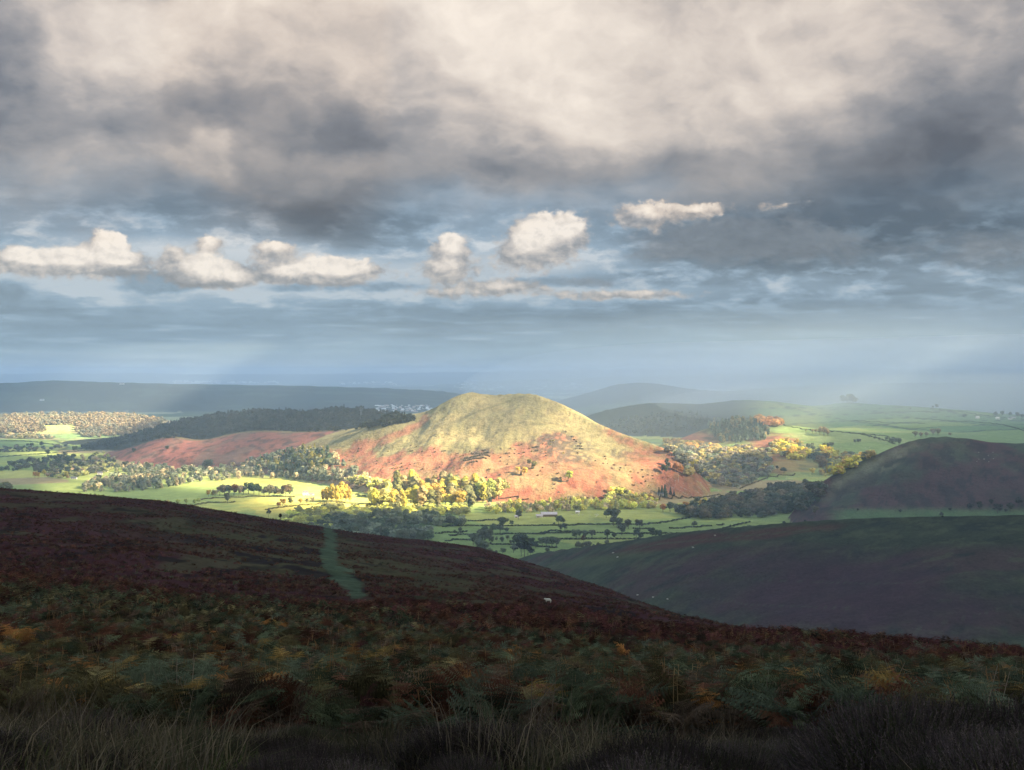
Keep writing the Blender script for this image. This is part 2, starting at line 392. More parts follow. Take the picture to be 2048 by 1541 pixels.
setc(m * blob(1590, 930, 50, 14, soft=.3), (.28, .22, .09), .8); setc(m * blob(1470, 860, 70, 30), (.05, .05, .035)); setc(m * sstep(900, 925, PY) * sstep(1550, 1500, PX), (.08, .075, .045), .8)
setc((HID == 0) * blob(650, 1010, 200, 20), (.52, .44, .12), .6)  # yellow glow of the sunlit fields put into the ground colour
# the sunlit hill
m = on('main_hill')
setc(m, OLIVE); setc(m * sstep(.45, .6, N1), (.24, .22, .11), .6)
# lower slopes of bracken; upper limit traced along the slope
lim = np.interp(PX, [600, 660, 700, 760, 800, 860, 920, 990, 1050, 1090, 1120, 1180, 1230, 1290, 1340, 1400], [902, 898, 900, 908, 905, 898, 906, 903, 880, 872, 872, 898, 908, 895, 885, 885]) + (N3 - .5) * 34 + (N1 - .5) * 26
br = sstep(-3, 5, PY - lim) * m
sd = segdist(PX, PY, [(852, 836), (842, 848), (800, 868), (760, 884), (715, 893)]); br = np.maximum(br, m * sstep(1.2, .6, sd / np.interp(PX, [700, 760, 840], [12, 9, 7]) + (N3 - .5) * 1.2) * .8)
br = np.maximum(br, m * blob(1270, 893, 60, 10, 28, .4) * .8)
br *= 1 - .85 * m * blob(1180, 905, 60, 22, 10, .4)
br *= 1 - .8 * m * blob(1240, 945, 26, 45, 10, .5) * sstep(.35, .55, N3)
br *= 1 - .75 * sstep(.5, .62, fbm(GX / 40 + 4, GY / 90, 4)) * sstep(870, 1000, PY + 0 * PX)
setc(br, BRACK); setc(br * sstep(.52, .66, N1), (.33, .19, .10), .6); setc(br * sstep(.50, .62, fbm(GX / 13, GY / 30, 4)), (.24, .085, .06), .7); setc(m * sstep(.58, .70, N3), (.2, .17, .09), .55); setc(m * sstep(.60, .68, fbm(GX / 6, GY / 14, 3)), (.13, .10, .06), .5)
for (a, b, c_, d_, r_, s_) in [(1105, 880, 50, 14, -5, .9), (1130, 905, 60, 20, 20, .85), (1090, 905, 50, 22, 40, .55), (945, 918, 48, 8, -30, .85), (965, 905, 24, 9, -10, .7), (1040, 932, 30, 9, -10, .6), (1240, 908, 36, 9, 5, .7),
                               (1130, 950, 16, 9, 0, .7), (1215, 955, 20, 30, 30, .35), (1160, 890, 40, 10, 15, .8), (900, 935, 30, 5, 0, .4), (820, 960, 30, 6, 0, .4)]:
    setc(m * blob(a, b, c_, d_, r_, .5) * sstep(.32, .52, N4), (.085, .07, .055), s_)
for pts, wd in [([(905, 845), (960, 822), (1010, 806), (1050, 792)], 1.3), ([(855, 835), (900, 833), (960, 838), (1050, 846), (1130, 852)], .7), ([(930, 880), (975, 850), (1035, 815)], 1.3),
                ([(1100, 800), (1140, 825), (1180, 850), (1250, 880), (1320, 905)], 1.0), ([(880, 893), (920, 865), (960, 845)], 1.2)]:
    setc(m * sstep(wd * 1.8, wd * .6, segdist(PX, PY, pts)), (.085, .08, .04), .55)
setc(m * sstep(1010, 990, PX) * sstep(800, 780, PY), (.12, .11, .06), .5)
# right hill
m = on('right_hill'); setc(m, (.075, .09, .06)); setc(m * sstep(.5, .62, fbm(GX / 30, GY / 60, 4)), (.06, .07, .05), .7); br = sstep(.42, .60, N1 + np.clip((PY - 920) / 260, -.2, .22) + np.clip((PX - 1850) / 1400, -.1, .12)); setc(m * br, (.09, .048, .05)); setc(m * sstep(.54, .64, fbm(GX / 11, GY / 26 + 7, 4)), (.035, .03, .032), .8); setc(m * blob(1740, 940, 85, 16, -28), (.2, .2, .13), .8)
setc(m * blob(1790, 930, 60, 13, -25) * sstep(.4, .55, N3), (.04, .05, .04), .9); setc(m * blob(1690, 985, 60, 20, -20) * sstep(.4, .55, N3), (.05, .045, .04), .9)
setc(m * sstep(.6, .72, N3), (.06, .05, .04), .5)
setc(m * sstep(1012, 1026, PY) * sstep(1640, 1700, PX), (.12, .22, .085), .7)
# dark spur nearer
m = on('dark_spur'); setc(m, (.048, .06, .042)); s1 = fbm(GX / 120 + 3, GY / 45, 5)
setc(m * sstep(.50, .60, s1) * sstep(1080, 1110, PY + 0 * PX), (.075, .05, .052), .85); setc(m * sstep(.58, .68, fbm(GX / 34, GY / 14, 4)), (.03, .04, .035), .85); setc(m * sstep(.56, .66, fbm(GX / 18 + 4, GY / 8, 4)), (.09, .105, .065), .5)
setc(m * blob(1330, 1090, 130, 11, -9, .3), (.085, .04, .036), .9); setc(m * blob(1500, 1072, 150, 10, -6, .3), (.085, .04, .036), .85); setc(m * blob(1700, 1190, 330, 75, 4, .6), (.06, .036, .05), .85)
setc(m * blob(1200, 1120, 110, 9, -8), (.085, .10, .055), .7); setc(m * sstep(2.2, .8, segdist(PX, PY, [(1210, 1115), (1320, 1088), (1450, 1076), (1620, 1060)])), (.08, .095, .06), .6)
for q, (a, b) in enumerate([(1160, 1150), (1210, 1175), (1270, 1200)]):
    setc(m * sstep(1.6, .6, segdist(PX, PY, [(1250 + 40 * q, b - 4), (1500, a), (1750, a + 8), (2048, b + 8)])), (.075, .085, .065), .5)
setc(m * sstep(1300, 1100, PX) * sstep(1105, 1180, PY), (.075, .10, .06), .6)
# home moor
m = (HID == 99).astype(float)
setc(m, (.07, .034, .042)); n5 = fbm(GX / 9, GY / 22 + 3, 5)
setc(m * sstep(.50, .62, n5), (.07, .066, .045), .85); setc(m * sstep(.60, .68, fbm(GX / 4, GY / 9, 4)), (.02, .018, .02), .85)
gr = blob(600, 1115, 330, 45, 12, .5) * sstep(60, 130, R2) * m; setc(gr, (.075, .078, .045), .6); setc(gr * sstep(.52, .6, fbm(GX / 5, GY / 13 + 8, 4)), (.024, .02, .026), .9)
gr = blob(900, 1170, 200, 30, 15, .5) * sstep(60, 130, R2) * m; setc(gr, (.08, .075, .045), .5)
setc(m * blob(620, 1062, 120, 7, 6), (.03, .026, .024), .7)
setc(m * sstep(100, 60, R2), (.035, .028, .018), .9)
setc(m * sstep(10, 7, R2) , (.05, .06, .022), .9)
pathp = [(655, 1055), (662, 1072), (660, 1095), (656, 1115), (664, 1138), (685, 1155), (705, 1172), (715, 1185)]
pd = segdist(PX, PY, pathp) + (N4 - .5) * 22 + (fbm(GX / 2.5, GY / 2.5, 3) - .5) * 14; wdt = np.interp(PY, [1060, 1100, 1170], [8, 17, 17])
setc(m * sstep(1.25, .7, pd / wdt) * (R2 > 75), (.075, .115, .08), .8); PATHM = (m * sstep(1.3, .9, pd / wdt) * (R2 > 75)) > .5
C = np.clip(C, .004, .8)

V = np.stack([GX, GY, Z], -1).reshape(-1, 3); CC = C.reshape(-1, 3)
ii, jj = np.meshgrid(np.arange(NR - 1), np.arange(NA), indexing='ij'); j2 = (jj + 1) % NA
Q = np.stack([ii * NA + jj, ii * NA + j2, (ii + 1) * NA + j2, (ii + 1) * NA + jj], -1)
fid = HID[ii, jj].reshape(-1); Q = Q.reshape(-1, 4)
pathf = PATHM[ii, jj].reshape(-1)
def sub(name, sel, mat, **props):
    q = Q[sel]; u, inv = np.unique(q, return_inverse=True)
    me = mesh_np(name, V[u], inv.reshape(-1, 4), CC[u], mat, smooth=True)
    return link(name, me, **props)
STRUCT = dict(kind='structure')
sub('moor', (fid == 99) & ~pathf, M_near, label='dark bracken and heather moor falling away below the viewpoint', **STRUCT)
sub('path', pathf, M_near, label='mown green grass track running down over the dark moor', **STRUCT)
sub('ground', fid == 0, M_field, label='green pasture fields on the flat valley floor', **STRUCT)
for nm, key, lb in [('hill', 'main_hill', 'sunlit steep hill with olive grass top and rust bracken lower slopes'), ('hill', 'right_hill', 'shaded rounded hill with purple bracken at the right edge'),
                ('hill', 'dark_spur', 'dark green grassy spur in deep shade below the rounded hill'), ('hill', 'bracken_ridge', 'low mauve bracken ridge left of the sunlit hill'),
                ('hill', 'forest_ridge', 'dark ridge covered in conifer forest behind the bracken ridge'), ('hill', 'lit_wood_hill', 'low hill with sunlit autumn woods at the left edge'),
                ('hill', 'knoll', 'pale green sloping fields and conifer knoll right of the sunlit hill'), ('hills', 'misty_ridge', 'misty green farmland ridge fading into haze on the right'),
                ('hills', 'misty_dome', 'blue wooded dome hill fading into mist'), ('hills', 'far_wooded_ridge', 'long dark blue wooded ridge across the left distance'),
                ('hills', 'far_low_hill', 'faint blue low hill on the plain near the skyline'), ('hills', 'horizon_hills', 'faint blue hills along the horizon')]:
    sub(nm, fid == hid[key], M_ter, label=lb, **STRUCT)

# ------------------------------------------------------------------ trees
def quads(P, N, size, r):
    """leaf quads at P with normals N"""
    n = len(P); a = r.normal(size=(n, 3)); t = np.cross(N, a); t /= np.linalg.norm(t, axis=1)[:, None] + 1e-9; b = np.cross(N, t)
    s = (size * (0.6 + 0.8 * r.random(n)))[:, None]; k = (0.6 + .5 * r.random(n))[:, None]
    V = np.stack([P - t * s - b * s * k, P + t * s * .8 - b * s * k, P + t * s + b * s * k * .7, P - t * s * .7 + b * s * k], 1)
    return V.reshape(-1, 3)
def unit(r, n):
    v = r.normal(size=(n, 3)); return v / np.linalg.norm(v, axis=1)[:, None]
def crown(kind, seed, nl):
    """leaf clumps for a tree of height 1"""
    r = np.random.default_rng(seed)
    if kind == 'round':
        L = 9; c = []
        for k in range(L):
            a = r.random() * 6.28; h = .36 + .46 * r.random(); rad = .27 * math.sqrt(max(0, 1 - ((h - .55) / .5) ** 2)) * r.random() ** .4
            c.append((math.cos(a) * rad, math.sin(a) * rad, h, .13 + .09 * r.random()))
        c.append((0, 0, .62, .25)); c = np.array(c)
        p = c[:, 3] ** 2; w = r.choice(len(c), nl, p=p / p.sum()); u = unit(r, nl)
        rad = c[w, 3] * (.72 + .33 * r.random(nl)); P = c[w, :3] + u * rad[:, None] * np.array([1, 1, .85])
        N = u + .28 * unit(r, nl); size = .046 * math.sqrt(420 / nl)
    elif kind == 'tall':
        h = .16 + .84 * r.random(nl) ** .9; a = r.random(nl) * 6.28
        rad = .155 * np.sin(np.clip((h - .12) / .9, 0, 1) * math.pi) ** .55 * (.55 + .5 * r.random(nl)) * (1 + .3 * np.sin(a * 3 + h * 17))
        P = np.stack([np.cos(a) * rad, np.sin(a) * rad, h], 1); N = np.stack([np.cos(a), np.sin(a), .3 + 0 * a], 1) + .35 * unit(r, nl); size = .034 * math.sqrt(420 / nl)
    elif kind == 'cone':
        h = .12 + .88 * r.random(nl) ** 1.25; a = r.random(nl) * 6.28
        tier = .75 + .35 * ((h * 11) % 1.0) ** .7
        rad = .21 * (1.03 - h) * tier * (.6 + .5 * r.random(nl))
        P = np.stack([np.cos(a) * rad, np.sin(a) * rad, h - rad * .35], 1); N = np.stack([np.cos(a), np.sin(a), .5 + 0 * a], 1) + .3 * unit(r, nl); size = .03 * math.sqrt(420 / nl)
    elif kind == 'pine':
        c = [(.0, .0, .85, .16), (.14, .05, .72, .15), (-.15, -.02, .70, .15), (.05, -.12, .62, .12), (-.05, .13, .60, .12), (.2, 0, .55, .09), (-.2, .03, .5, .08)]
        c = np.array(c) + r.normal(size=(7, 4)) * np.array([.03, .03, .02, .01]); p = c[:, 3] ** 2; w = r.choice(7, nl, p=p / p.sum()); u = unit(r, nl)
        P = c[w, :3] + u * (c[w, 3] * (.6 + .45 * r.random(nl)))[:, None] * np.array([1, 1, .5]); N = u + .8 * unit(r, nl); size = .035 * math.sqrt(420 / nl)
    elif kind == 'bush':
        u = unit(r, nl); u[:, 2] = np.abs(u[:, 2]); P = u * (.42 + .14 * r.random(nl) * 1.3)[:, None] * np.array([1, 1, 1.75]) * (1 + .22 * np.sin(u[:, :1] * 9 + seed) * np.cos(u[:, 1:2] * 7)); N = u + .8 * unit(r, nl); size = .075 * math.sqrt(420 / nl)
    N = N / np.linalg.norm(N, axis=1)[:, None]
    tone = .8 + .4 * r.random(nl)
    return quads(P, N, size, r).reshape(nl, 4, 3), tone
def tubes(segs, k=5):
    """segs: (p0, p1, r0, r1)"""
    V = []; Fq = []
    for p0, p1, r0, r1 in segs:
        p0 = np.array(p0, float); p1 = np.array(p1, float); d = p1 - p0; d /= np.linalg.norm(d) + 1e-9
        a = np.cross(d, [0, 0, 1.0] if abs(d[2]) < .9 else [1.0, 0, 0]); a /= np.linalg.norm(a); b = np.cross(d, a); n = len(V)
        for q in range(k):
            t = 2 * math.pi * q / k; o = a * math.cos(t) + b * math.sin(t); V.append(p0 + o * r0); V.append(p1 + o * r1)
        for q in range(k): Fq.append((n + 2 * q, n + 2 * ((q + 1) % k), n + 2 * ((q + 1) % k) + 1, n + 2 * q + 1))
    return np.array(V), np.array(Fq)
def trunk_geo(kind, seed):
    r = random.Random(seed)
    top = {'round': .62, 'tall': .9, 'cone': .95, 'pine': .85, 'bush': .5}[kind]; w = {'round': .028, 'tall': .018, 'cone': .016, 'pine': .02, 'bush': .04}[kind]
    sg = [((0, 0, -.06), (0.005, 0, top * .5), w, w * .7), ((0.005, 0, top * .5), (0, 0.01, top), w * .7, w * .25)]
    for k in range(6 if kind in ('round', 'pine', 'bush') else 4):
        a = r.random() * 6.28; h = top * (.38 + .1 * k if kind != 'bush' else .2); L = {'round': .24, 'pine': .2, 'bush': .4}.get(kind, .1)
        sg.append(((0, 0, h), (math.cos(a) * L, math.sin(a) * L, h + L * .75), w * .45, w * .12))
    return tubes(sg)
def leaf_build(nt):
    at = nt.n('ShaderNodeAttribute', attribute_name='col'); oi = nt.n('ShaderNodeObjectInfo')
    mm = nt.n('ShaderNodeMix', data_type='RGBA', blend_type='MULTIPLY'); mm.inputs[0].default_value = 1
    nt.l(at.outputs['Color'], mm.inputs[6]); nt.l(oi.outputs['Color'], mm.inputs[7]); return mm.outputs[2]
M_leaf = diffuse_mat('leaves', leaf_build, transl=.32)
M_bark = plain('bark', (.10, .085, .07), .9)
TREE = {}
for kind, nv, nl in [('round', 4, 520), ('tall', 3, 460), ('cone', 3, 420), ('pine', 2, 420), ('bush', 3, 380)]:
    for v in range(nv):
        q, tone = crown(kind, 100 * v + len(kind), nl)
        c = np.repeat(np.stack([tone, tone, tone * .97], 1), 4, 0)
        me = mesh_np(kind + '_crown', q.reshape(-1, 3), np.arange(nl * 4).reshape(-1, 4), c, M_leaf)
        tv, tf = trunk_geo(kind, v); tm = mesh_np(kind + '_trunk', tv, tf, None, M_bark, smooth=True)
        TREE[kind, v] = (me, tm)
NVAR = dict(round=4, tall=3, cone=3, pine=2, bush=3)
GREYG = (.17, .19, .13); GREEN = (.11, .16, .08); DKGREEN = (.08, .105, .065); YEL = (.62, .54, .13); GOLD = (.60, .44, .12); ORNG = (.55, .29, .12); PALEB = (.40, .34, .22); CONIF = (.055, .085, .055); RUST = (.25, .11, .055); OLV = (.27, .26, .12); LIME = (.45, .48, .15)
WORDS = ['leftmost', 'second from the left', 'third from the left', 'fourth from the left', 'fifth from the left', 'sixth from the left', 'seventh from the left', 'eighth from the left', 'ninth from the left', 'tenth from the left',
         'eleventh from the left', 'twelfth from the left', 'thirteenth from the left', 'fourteenth from the left', 'fifteenth from the left']
NAMEOF = dict(round='broadleaf_tree', tall='poplar_tree', cone='conifer_tree', pine='pine_tree', bush='bush')
def tree(px, py, hpx, kind, col, label, group=None, wide=1.0, cat=None, ymin=1520.0):
    x, y, z = ground_at(px, py, ymin); x, y, z = x[0], y[0], z[0]
    h = hpx * y / F; v = random.randrange(NVAR[kind]); cm, tm = TREE[kind, v]
    root = link(NAMEOF[kind], None, loc=(x, y, z), label=label, category=cat or ('bush' if kind == 'bush' else 'tree'))
    if group: root['group'] = group
    root.rotation_euler = (0, 0, random.random() * 6.28); w = wide * random.uniform(.92, 1.1); root.scale = (h * w, h * w, h)
    k = random.uniform(.85, 1.15); j = [c * k * random.uniform(.93, 1.07) for c in col]
    link('trunk', tm, root); c = link('crown', cm, root); c.color = (*j, 1)
    return root
def cluster(items, kind, col, what, where, group, wide=1.0, ymin=1520.0, cat=None):
    """items: (px, py_base, height_px[, colour[, kind]]) sorted by px; labels carry the order"""
    items = sorted(items); n = len(items)
    for k, it in enumerate(items):
        c = it[3] if len(it) > 3 and it[3] else col; kd = it[4] if len(it) > 4 else kind
        if n == 1: lb = f'{what} {where}'
        elif n <= len(WORDS): lb = f'{what} {where}, ' + ('rightmost' if k == n - 1 and n > 4 else WORDS[k])
        else: lb = f'{what} {where}'
        tree(it[0], it[1], it[2], kd, c, lb, group, wide, cat, ymin)
# trees and copses in the shaded pastures
def zz(l, ox=800, oy=960, k=4.096): return [(ox + a / k, oy + b / k, h / k * 1.12) for a, b, h in l]
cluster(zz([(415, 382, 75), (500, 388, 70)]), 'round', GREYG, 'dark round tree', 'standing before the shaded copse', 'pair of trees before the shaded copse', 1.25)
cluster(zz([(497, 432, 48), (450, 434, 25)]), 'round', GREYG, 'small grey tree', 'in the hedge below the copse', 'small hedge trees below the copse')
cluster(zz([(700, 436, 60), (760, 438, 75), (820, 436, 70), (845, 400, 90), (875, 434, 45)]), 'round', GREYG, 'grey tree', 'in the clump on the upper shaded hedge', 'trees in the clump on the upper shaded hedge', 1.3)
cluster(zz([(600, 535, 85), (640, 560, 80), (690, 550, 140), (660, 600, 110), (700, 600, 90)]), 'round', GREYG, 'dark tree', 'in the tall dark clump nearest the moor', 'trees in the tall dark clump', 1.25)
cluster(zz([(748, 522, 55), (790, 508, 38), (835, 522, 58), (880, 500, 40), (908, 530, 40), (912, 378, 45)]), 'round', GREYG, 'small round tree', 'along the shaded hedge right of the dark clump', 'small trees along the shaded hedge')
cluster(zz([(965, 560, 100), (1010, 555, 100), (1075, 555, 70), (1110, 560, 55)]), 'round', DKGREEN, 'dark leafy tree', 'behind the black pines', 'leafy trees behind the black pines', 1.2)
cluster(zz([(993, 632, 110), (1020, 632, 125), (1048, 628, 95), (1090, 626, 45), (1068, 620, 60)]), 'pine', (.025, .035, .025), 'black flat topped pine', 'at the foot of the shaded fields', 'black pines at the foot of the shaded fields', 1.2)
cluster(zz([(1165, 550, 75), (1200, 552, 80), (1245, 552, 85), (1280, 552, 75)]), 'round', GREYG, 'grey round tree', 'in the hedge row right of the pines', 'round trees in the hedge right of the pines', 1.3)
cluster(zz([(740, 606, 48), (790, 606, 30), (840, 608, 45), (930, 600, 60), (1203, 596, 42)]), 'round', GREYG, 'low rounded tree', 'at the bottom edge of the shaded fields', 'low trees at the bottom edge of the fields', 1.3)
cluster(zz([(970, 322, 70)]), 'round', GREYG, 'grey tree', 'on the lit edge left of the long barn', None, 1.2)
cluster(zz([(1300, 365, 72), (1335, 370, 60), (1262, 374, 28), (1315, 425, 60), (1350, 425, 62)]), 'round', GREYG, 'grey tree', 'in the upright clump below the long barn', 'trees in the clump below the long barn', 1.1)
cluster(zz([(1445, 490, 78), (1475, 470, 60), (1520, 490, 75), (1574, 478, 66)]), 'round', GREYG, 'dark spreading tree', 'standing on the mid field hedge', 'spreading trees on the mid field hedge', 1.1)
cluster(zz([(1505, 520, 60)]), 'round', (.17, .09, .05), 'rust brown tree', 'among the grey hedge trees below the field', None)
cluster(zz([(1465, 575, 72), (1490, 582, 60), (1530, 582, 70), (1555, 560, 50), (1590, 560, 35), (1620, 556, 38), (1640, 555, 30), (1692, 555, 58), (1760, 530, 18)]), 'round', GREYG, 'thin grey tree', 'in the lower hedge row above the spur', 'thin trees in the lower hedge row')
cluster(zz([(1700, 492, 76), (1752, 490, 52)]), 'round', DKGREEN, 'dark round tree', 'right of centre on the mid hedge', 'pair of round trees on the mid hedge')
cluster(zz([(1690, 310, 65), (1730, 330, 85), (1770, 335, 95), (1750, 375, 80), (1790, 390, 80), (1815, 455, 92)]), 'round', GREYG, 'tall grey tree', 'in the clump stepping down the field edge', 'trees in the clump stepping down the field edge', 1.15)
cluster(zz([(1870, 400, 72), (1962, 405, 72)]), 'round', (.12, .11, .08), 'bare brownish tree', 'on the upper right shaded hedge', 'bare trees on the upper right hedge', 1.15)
cluster([(1281, 1084, 20), (1287, 1094, 18), (1304, 1078, 22), (1316, 1080, 20), (1273, 1078, 19), (1319, 1078, 16)], 'round', DKGREEN, 'small dark tree', 'in the group by the top of the spur', 'dark trees by the top of the spur')
cluster([(1388, 1055, 14), (1392, 1070, 9), (1500, 1063, 12)], 'round', GREYG, 'low round bush', 'in the shaded field above the spur', 'low bushes above the spur', 1.4, cat='bush')
# autumn plantation
pl = []
r5 = random.Random(5)
for row, (ya, yb, xa, xb, n) in enumerate([(1017, 1013, 748, 944, 16), (1007, 1004, 742, 978, 17), (995, 997, 765, 1000, 17), (985, 992, 790, 997, 14)]):
    for k in range(n):
        t = k / (n - 1); pl.append((xa + (xb - xa) * t + r5.uniform(-6, 6), ya + (yb - ya) * t + r5.uniform(-2.5, 2.5), r5.uniform(26, 44), (YEL, LIME, GOLD, YEL, (.62, .56, .22), OLV, (.5, .42, .2), (.34, .33, .18))[r5.randrange(8)], ('tall', 'tall', 'round')[r5.randrange(3)]))
cluster(pl, 'tall', YEL, 'golden leaved poplar', 'in the sunlit plantation at the foot of the hill', 'golden poplars in the plantation below the hill', 1.5)
cluster([(939, 1015, 26), (980, 1006, 22)], 'cone', (.05, .08, .06), 'dark conifer', 'standing among the golden poplars', 'dark conifers in the golden plantation', 1.1)
cluster([(654, 1005, 30), (664, 1004, 36), (674, 1006, 34), (684, 1004, 40), (692, 1003, 34), (646, 1003, 24), (700, 1004, 26)], 'tall', GOLD, 'golden poplar', 'in the small stand beside the farmhouse', 'golden poplars beside the farmhouse', 1.3)
cluster([(565, 1012, 15), (556, 1015, 12, ORNG), (582, 1011, 16, OLV), (600, 1009, 13), (614, 1008, 12, PALEB), (625, 1006, 12, PALEB)], 'round', GOLD, 'small yellow tree', 'on the sunlit hedge below the farmhouse', 'small trees on the sunlit hedge', 1.1)
cluster([(455, 1008, 22)], 'round', GREYG, 'lone grey tree', 'in the sunlit field left of the farmhouse', None)
cluster([(417, 994, 14), (425, 993, 10)], 'round', GOLD, 'pale gold tree', 'at the left end of the farm copse', 'pale gold trees by the farm copse')
cluster([(430, 993, 14, PALEB), (440, 992, 20, PALEB), (449, 992, 24, PALEB), (458, 991, 22), (468, 991, 25, RUST), (478, 991, 22, PALEB), (487, 990, 20), (497, 989, 24, GREEN), (508, 989, 22, GREEN), (518, 990, 22, GREEN), (528, 992, 18, PALEB), (538, 994, 26, PALEB), (548, 994, 22), (560, 994, 18, PALEB), (572, 994, 26, (.24, .18, .10)), (580, 993, 20)],
        'round', GREYG, 'autumn tree', 'in the long copse left of the farmhouse', 'trees of the long copse by the farmhouse', 1.15)
# individual trees on the sunlit hill and in the right-hand fields
cluster([(1048, 953, 18), (1036, 945, 12), (1068, 937, 16, OLV), (1060, 934, 14, OLV), (1137, 960, 22, LIME)], 'round', GOLD, 'yellow tree', 'on the red bracken of the sunlit hill', 'yellow trees on the bracken slope', 1.1)
cluster([(1065, 936, 13), (1042, 950, 12), (1122, 962, 11)], 'cone', DKGREEN, 'small dark thorn tree', 'on the bracken slope', 'dark thorn trees on the bracken slope', 1.4)
cluster([(1330, 946, 20), (1336, 944, 16), (1333, 935, 16)], 'round', (.08, .10, .07), 'dark tree', 'beside the pale pole right of the hill', 'dark trees beside the pole', 1.0)
cluster([(1352, 948, 20, RUST), (1358, 945, 16), (1362, 950, 14)], 'round', ORNG, 'orange brown tree', 'beside the second pole', 'orange trees beside the second pole')
cluster([(1382, 940, 18, YEL), (1392, 935, 16, YEL), (1374, 943, 12, YEL)], 'round', YEL, 'bright yellow tree', 'at the left edge of the grey wood', 'bright yellow trees in the grey wood', 1.1)
cluster([(1324, 995, 22), (1330, 994, 26), (1318, 994, 16), (1341, 994, 16, (.1, .11, .08)), (1348, 994, 13, (.1, .11, .08)), (1302, 994, 14, PALEB)], 'cone', (.075, .11, .06), 'green tree', 'sheltering the white cottage', 'trees around the white cottage', 1.3)
cluster([(1326, 1024, 18, ORNG), (1340, 1025, 22, GREYG), (1352, 1026, 20, GREYG), (1370, 1020, 16, ORNG), (1385, 1014, 14, GREYG), (1402, 1016, 16, GOLD), (1412, 1014, 20, YEL), (1422, 1014, 15, GOLD), (1394, 1010, 18, GREYG)], 'round', GOLD, 'autumn tree', 'at the lit tip of the dark wood', 'autumn trees at the tip of the dark wood', 1.2)
cluster([(1568, 947, 13)], 'round', (.10, .12, .08), 'round dark bush tree', 'on the edge of the sunlit paddock', None, 1.6)
cluster([(1624, 950, 15)], 'round', YEL, 'small yellow tree', 'standing in the straw coloured paddock', None, 1.3)
cluster([(1646, 944, 30), (1638, 935, 26), (1652, 928, 22)], 'round', (.22, .17, .08), 'tall brown oak', 'above the yellow trees by the dark hill', 'tall brown oaks by the dark hill', 1.1)
cluster([(1640, 870, 18, PALEB), (1648, 872, 20, PALEB), (1656, 873, 14), (1632, 868, 10), (1612, 864, 6), (1625, 866, 8)], 'round', PALEB, 'pale autumn tree', 'standing mid slope in the misty green field', 'pale trees in the misty green field', 1.0)
cluster([(1625, 893, 8), (1655, 896, 11), (1662, 895, 10), (1648, 894, 9), (1710, 886, 8), (1718, 888, 9), (1738, 876, 6), (1750, 879, 7), (1758, 881, 7), (1773, 884, 9), (1790, 890, 14), (1798, 891, 16), (1782, 888, 12)], 'round', GREYG, 'small grey tree', 'scattered down the pale green fields', 'small trees scattered on the pale fields', 1.3)
cluster([(1830, 876, 14), (1842, 876, 12), (1852, 874, 12), (1866, 872, 14), (1876, 872, 16), (1900, 873, 8)], 'round', PALEB, 'hazy pale tree', 'just beyond the crest of the dark hill', 'hazy trees beyond the dark hill', 1.2)
cluster([(x, 808 - abs(x - 1700) * .04, h) for x, h in [(1668, 9), (1674, 12), (1680, 15), (1687, 17), (1694, 19), (1700, 20), (1706, 18), (1711, 14)]], 'round', (.09, .10, .07), 'dark misty tree', 'in the clump on the misty skyline', 'trees of the clump on the misty skyline', 1.2)
cluster([(1820, 820, 5), (1866, 818, 6), (1874, 818, 9), (1880, 822, 6), (1930, 838, 10), (1990, 834, 11), (2004, 833, 12), (2020, 834, 10), (2036, 836, 12), (2044, 838, 10)], 'round', (.11, .12, .08), 'small misty tree', 'along the hazy farmland ridge', 'small trees along the hazy ridge', 1.2)
cluster([(1631, 1030, 20, (.22, .17, .12))], 'round', PALEB, 'pale pinkish bare tree', 'at the foot of the dark right hill', None, 1.1)
cluster([(1555, 938, 8), (1716, 1027, 7), (1800, 1028, 8), (1882, 1029, 10), (1900, 1028, 8), (2012, 1026, 8), (1982, 1010, 14), (1960, 1022, 18), (1940, 1024, 16), (1995, 1024, 20), (2020, 1020, 20), (2040, 1014, 22)], 'round', (.05, .055, .045), 'dark shaded tree', 'along the foot of the dark right hill', 'dark trees at the foot of the right hill', 1.25)
# left valley
cluster([(150, 905, 13), (268, 906, 12, (.07, .085, .06)), (333, 900, 9, (.07, .085, .06)), (250, 938, 16, (.07, .085, .06)), (95, 912, 13), (64, 895, 9), (82, 894, 12), (56, 894, 7)], 'round', (.06, .08, .06), 'dark round tree', 'standing in the left valley fields', 'dark field trees in the left valley', 1.2)
cluster([(70, 957, 13, ORNG), (76, 958, 14, GOLD), (89, 952, 14), (132, 957, 15), (160, 940, 8), (105, 955, 10, PALEB), (114, 955, 11, PALEB)], 'round', YEL, 'pale yellow tree', 'by the lit meadow in the left valley', 'pale yellow trees by the left meadow', 1.0)
cluster([(4, 982, 18), (12, 982, 19), (20, 983, 17), (-6, 983, 20)], 'round', (.34, .30, .10), 'pale gold tree', 'peeping above the moor at the left edge', 'pale gold trees at the left edge', 1.1)
cluster([(394, 962, 16, GREYG), (378, 968, 14, GREYG), (382, 958, 14, GREYG), (412, 940, 20, GREYG), (420, 938, 20, GREYG)], 'round', GREYG, 'grey tree', 'on the lower slope of the mauve ridge', 'grey trees on the mauve ridge slope', 1.1)
cluster([(310, 1008, 11), (318, 1009, 10), (335, 1010, 11, GOLD), (355, 1011, 13), (372, 1010, 11), (388, 1009, 11), (398, 1007, 12)], 'round', LIME, 'yellow green tree', 'in the hedge just over the moor edge', 'yellow green hedge trees beyond the moor', 1.2)
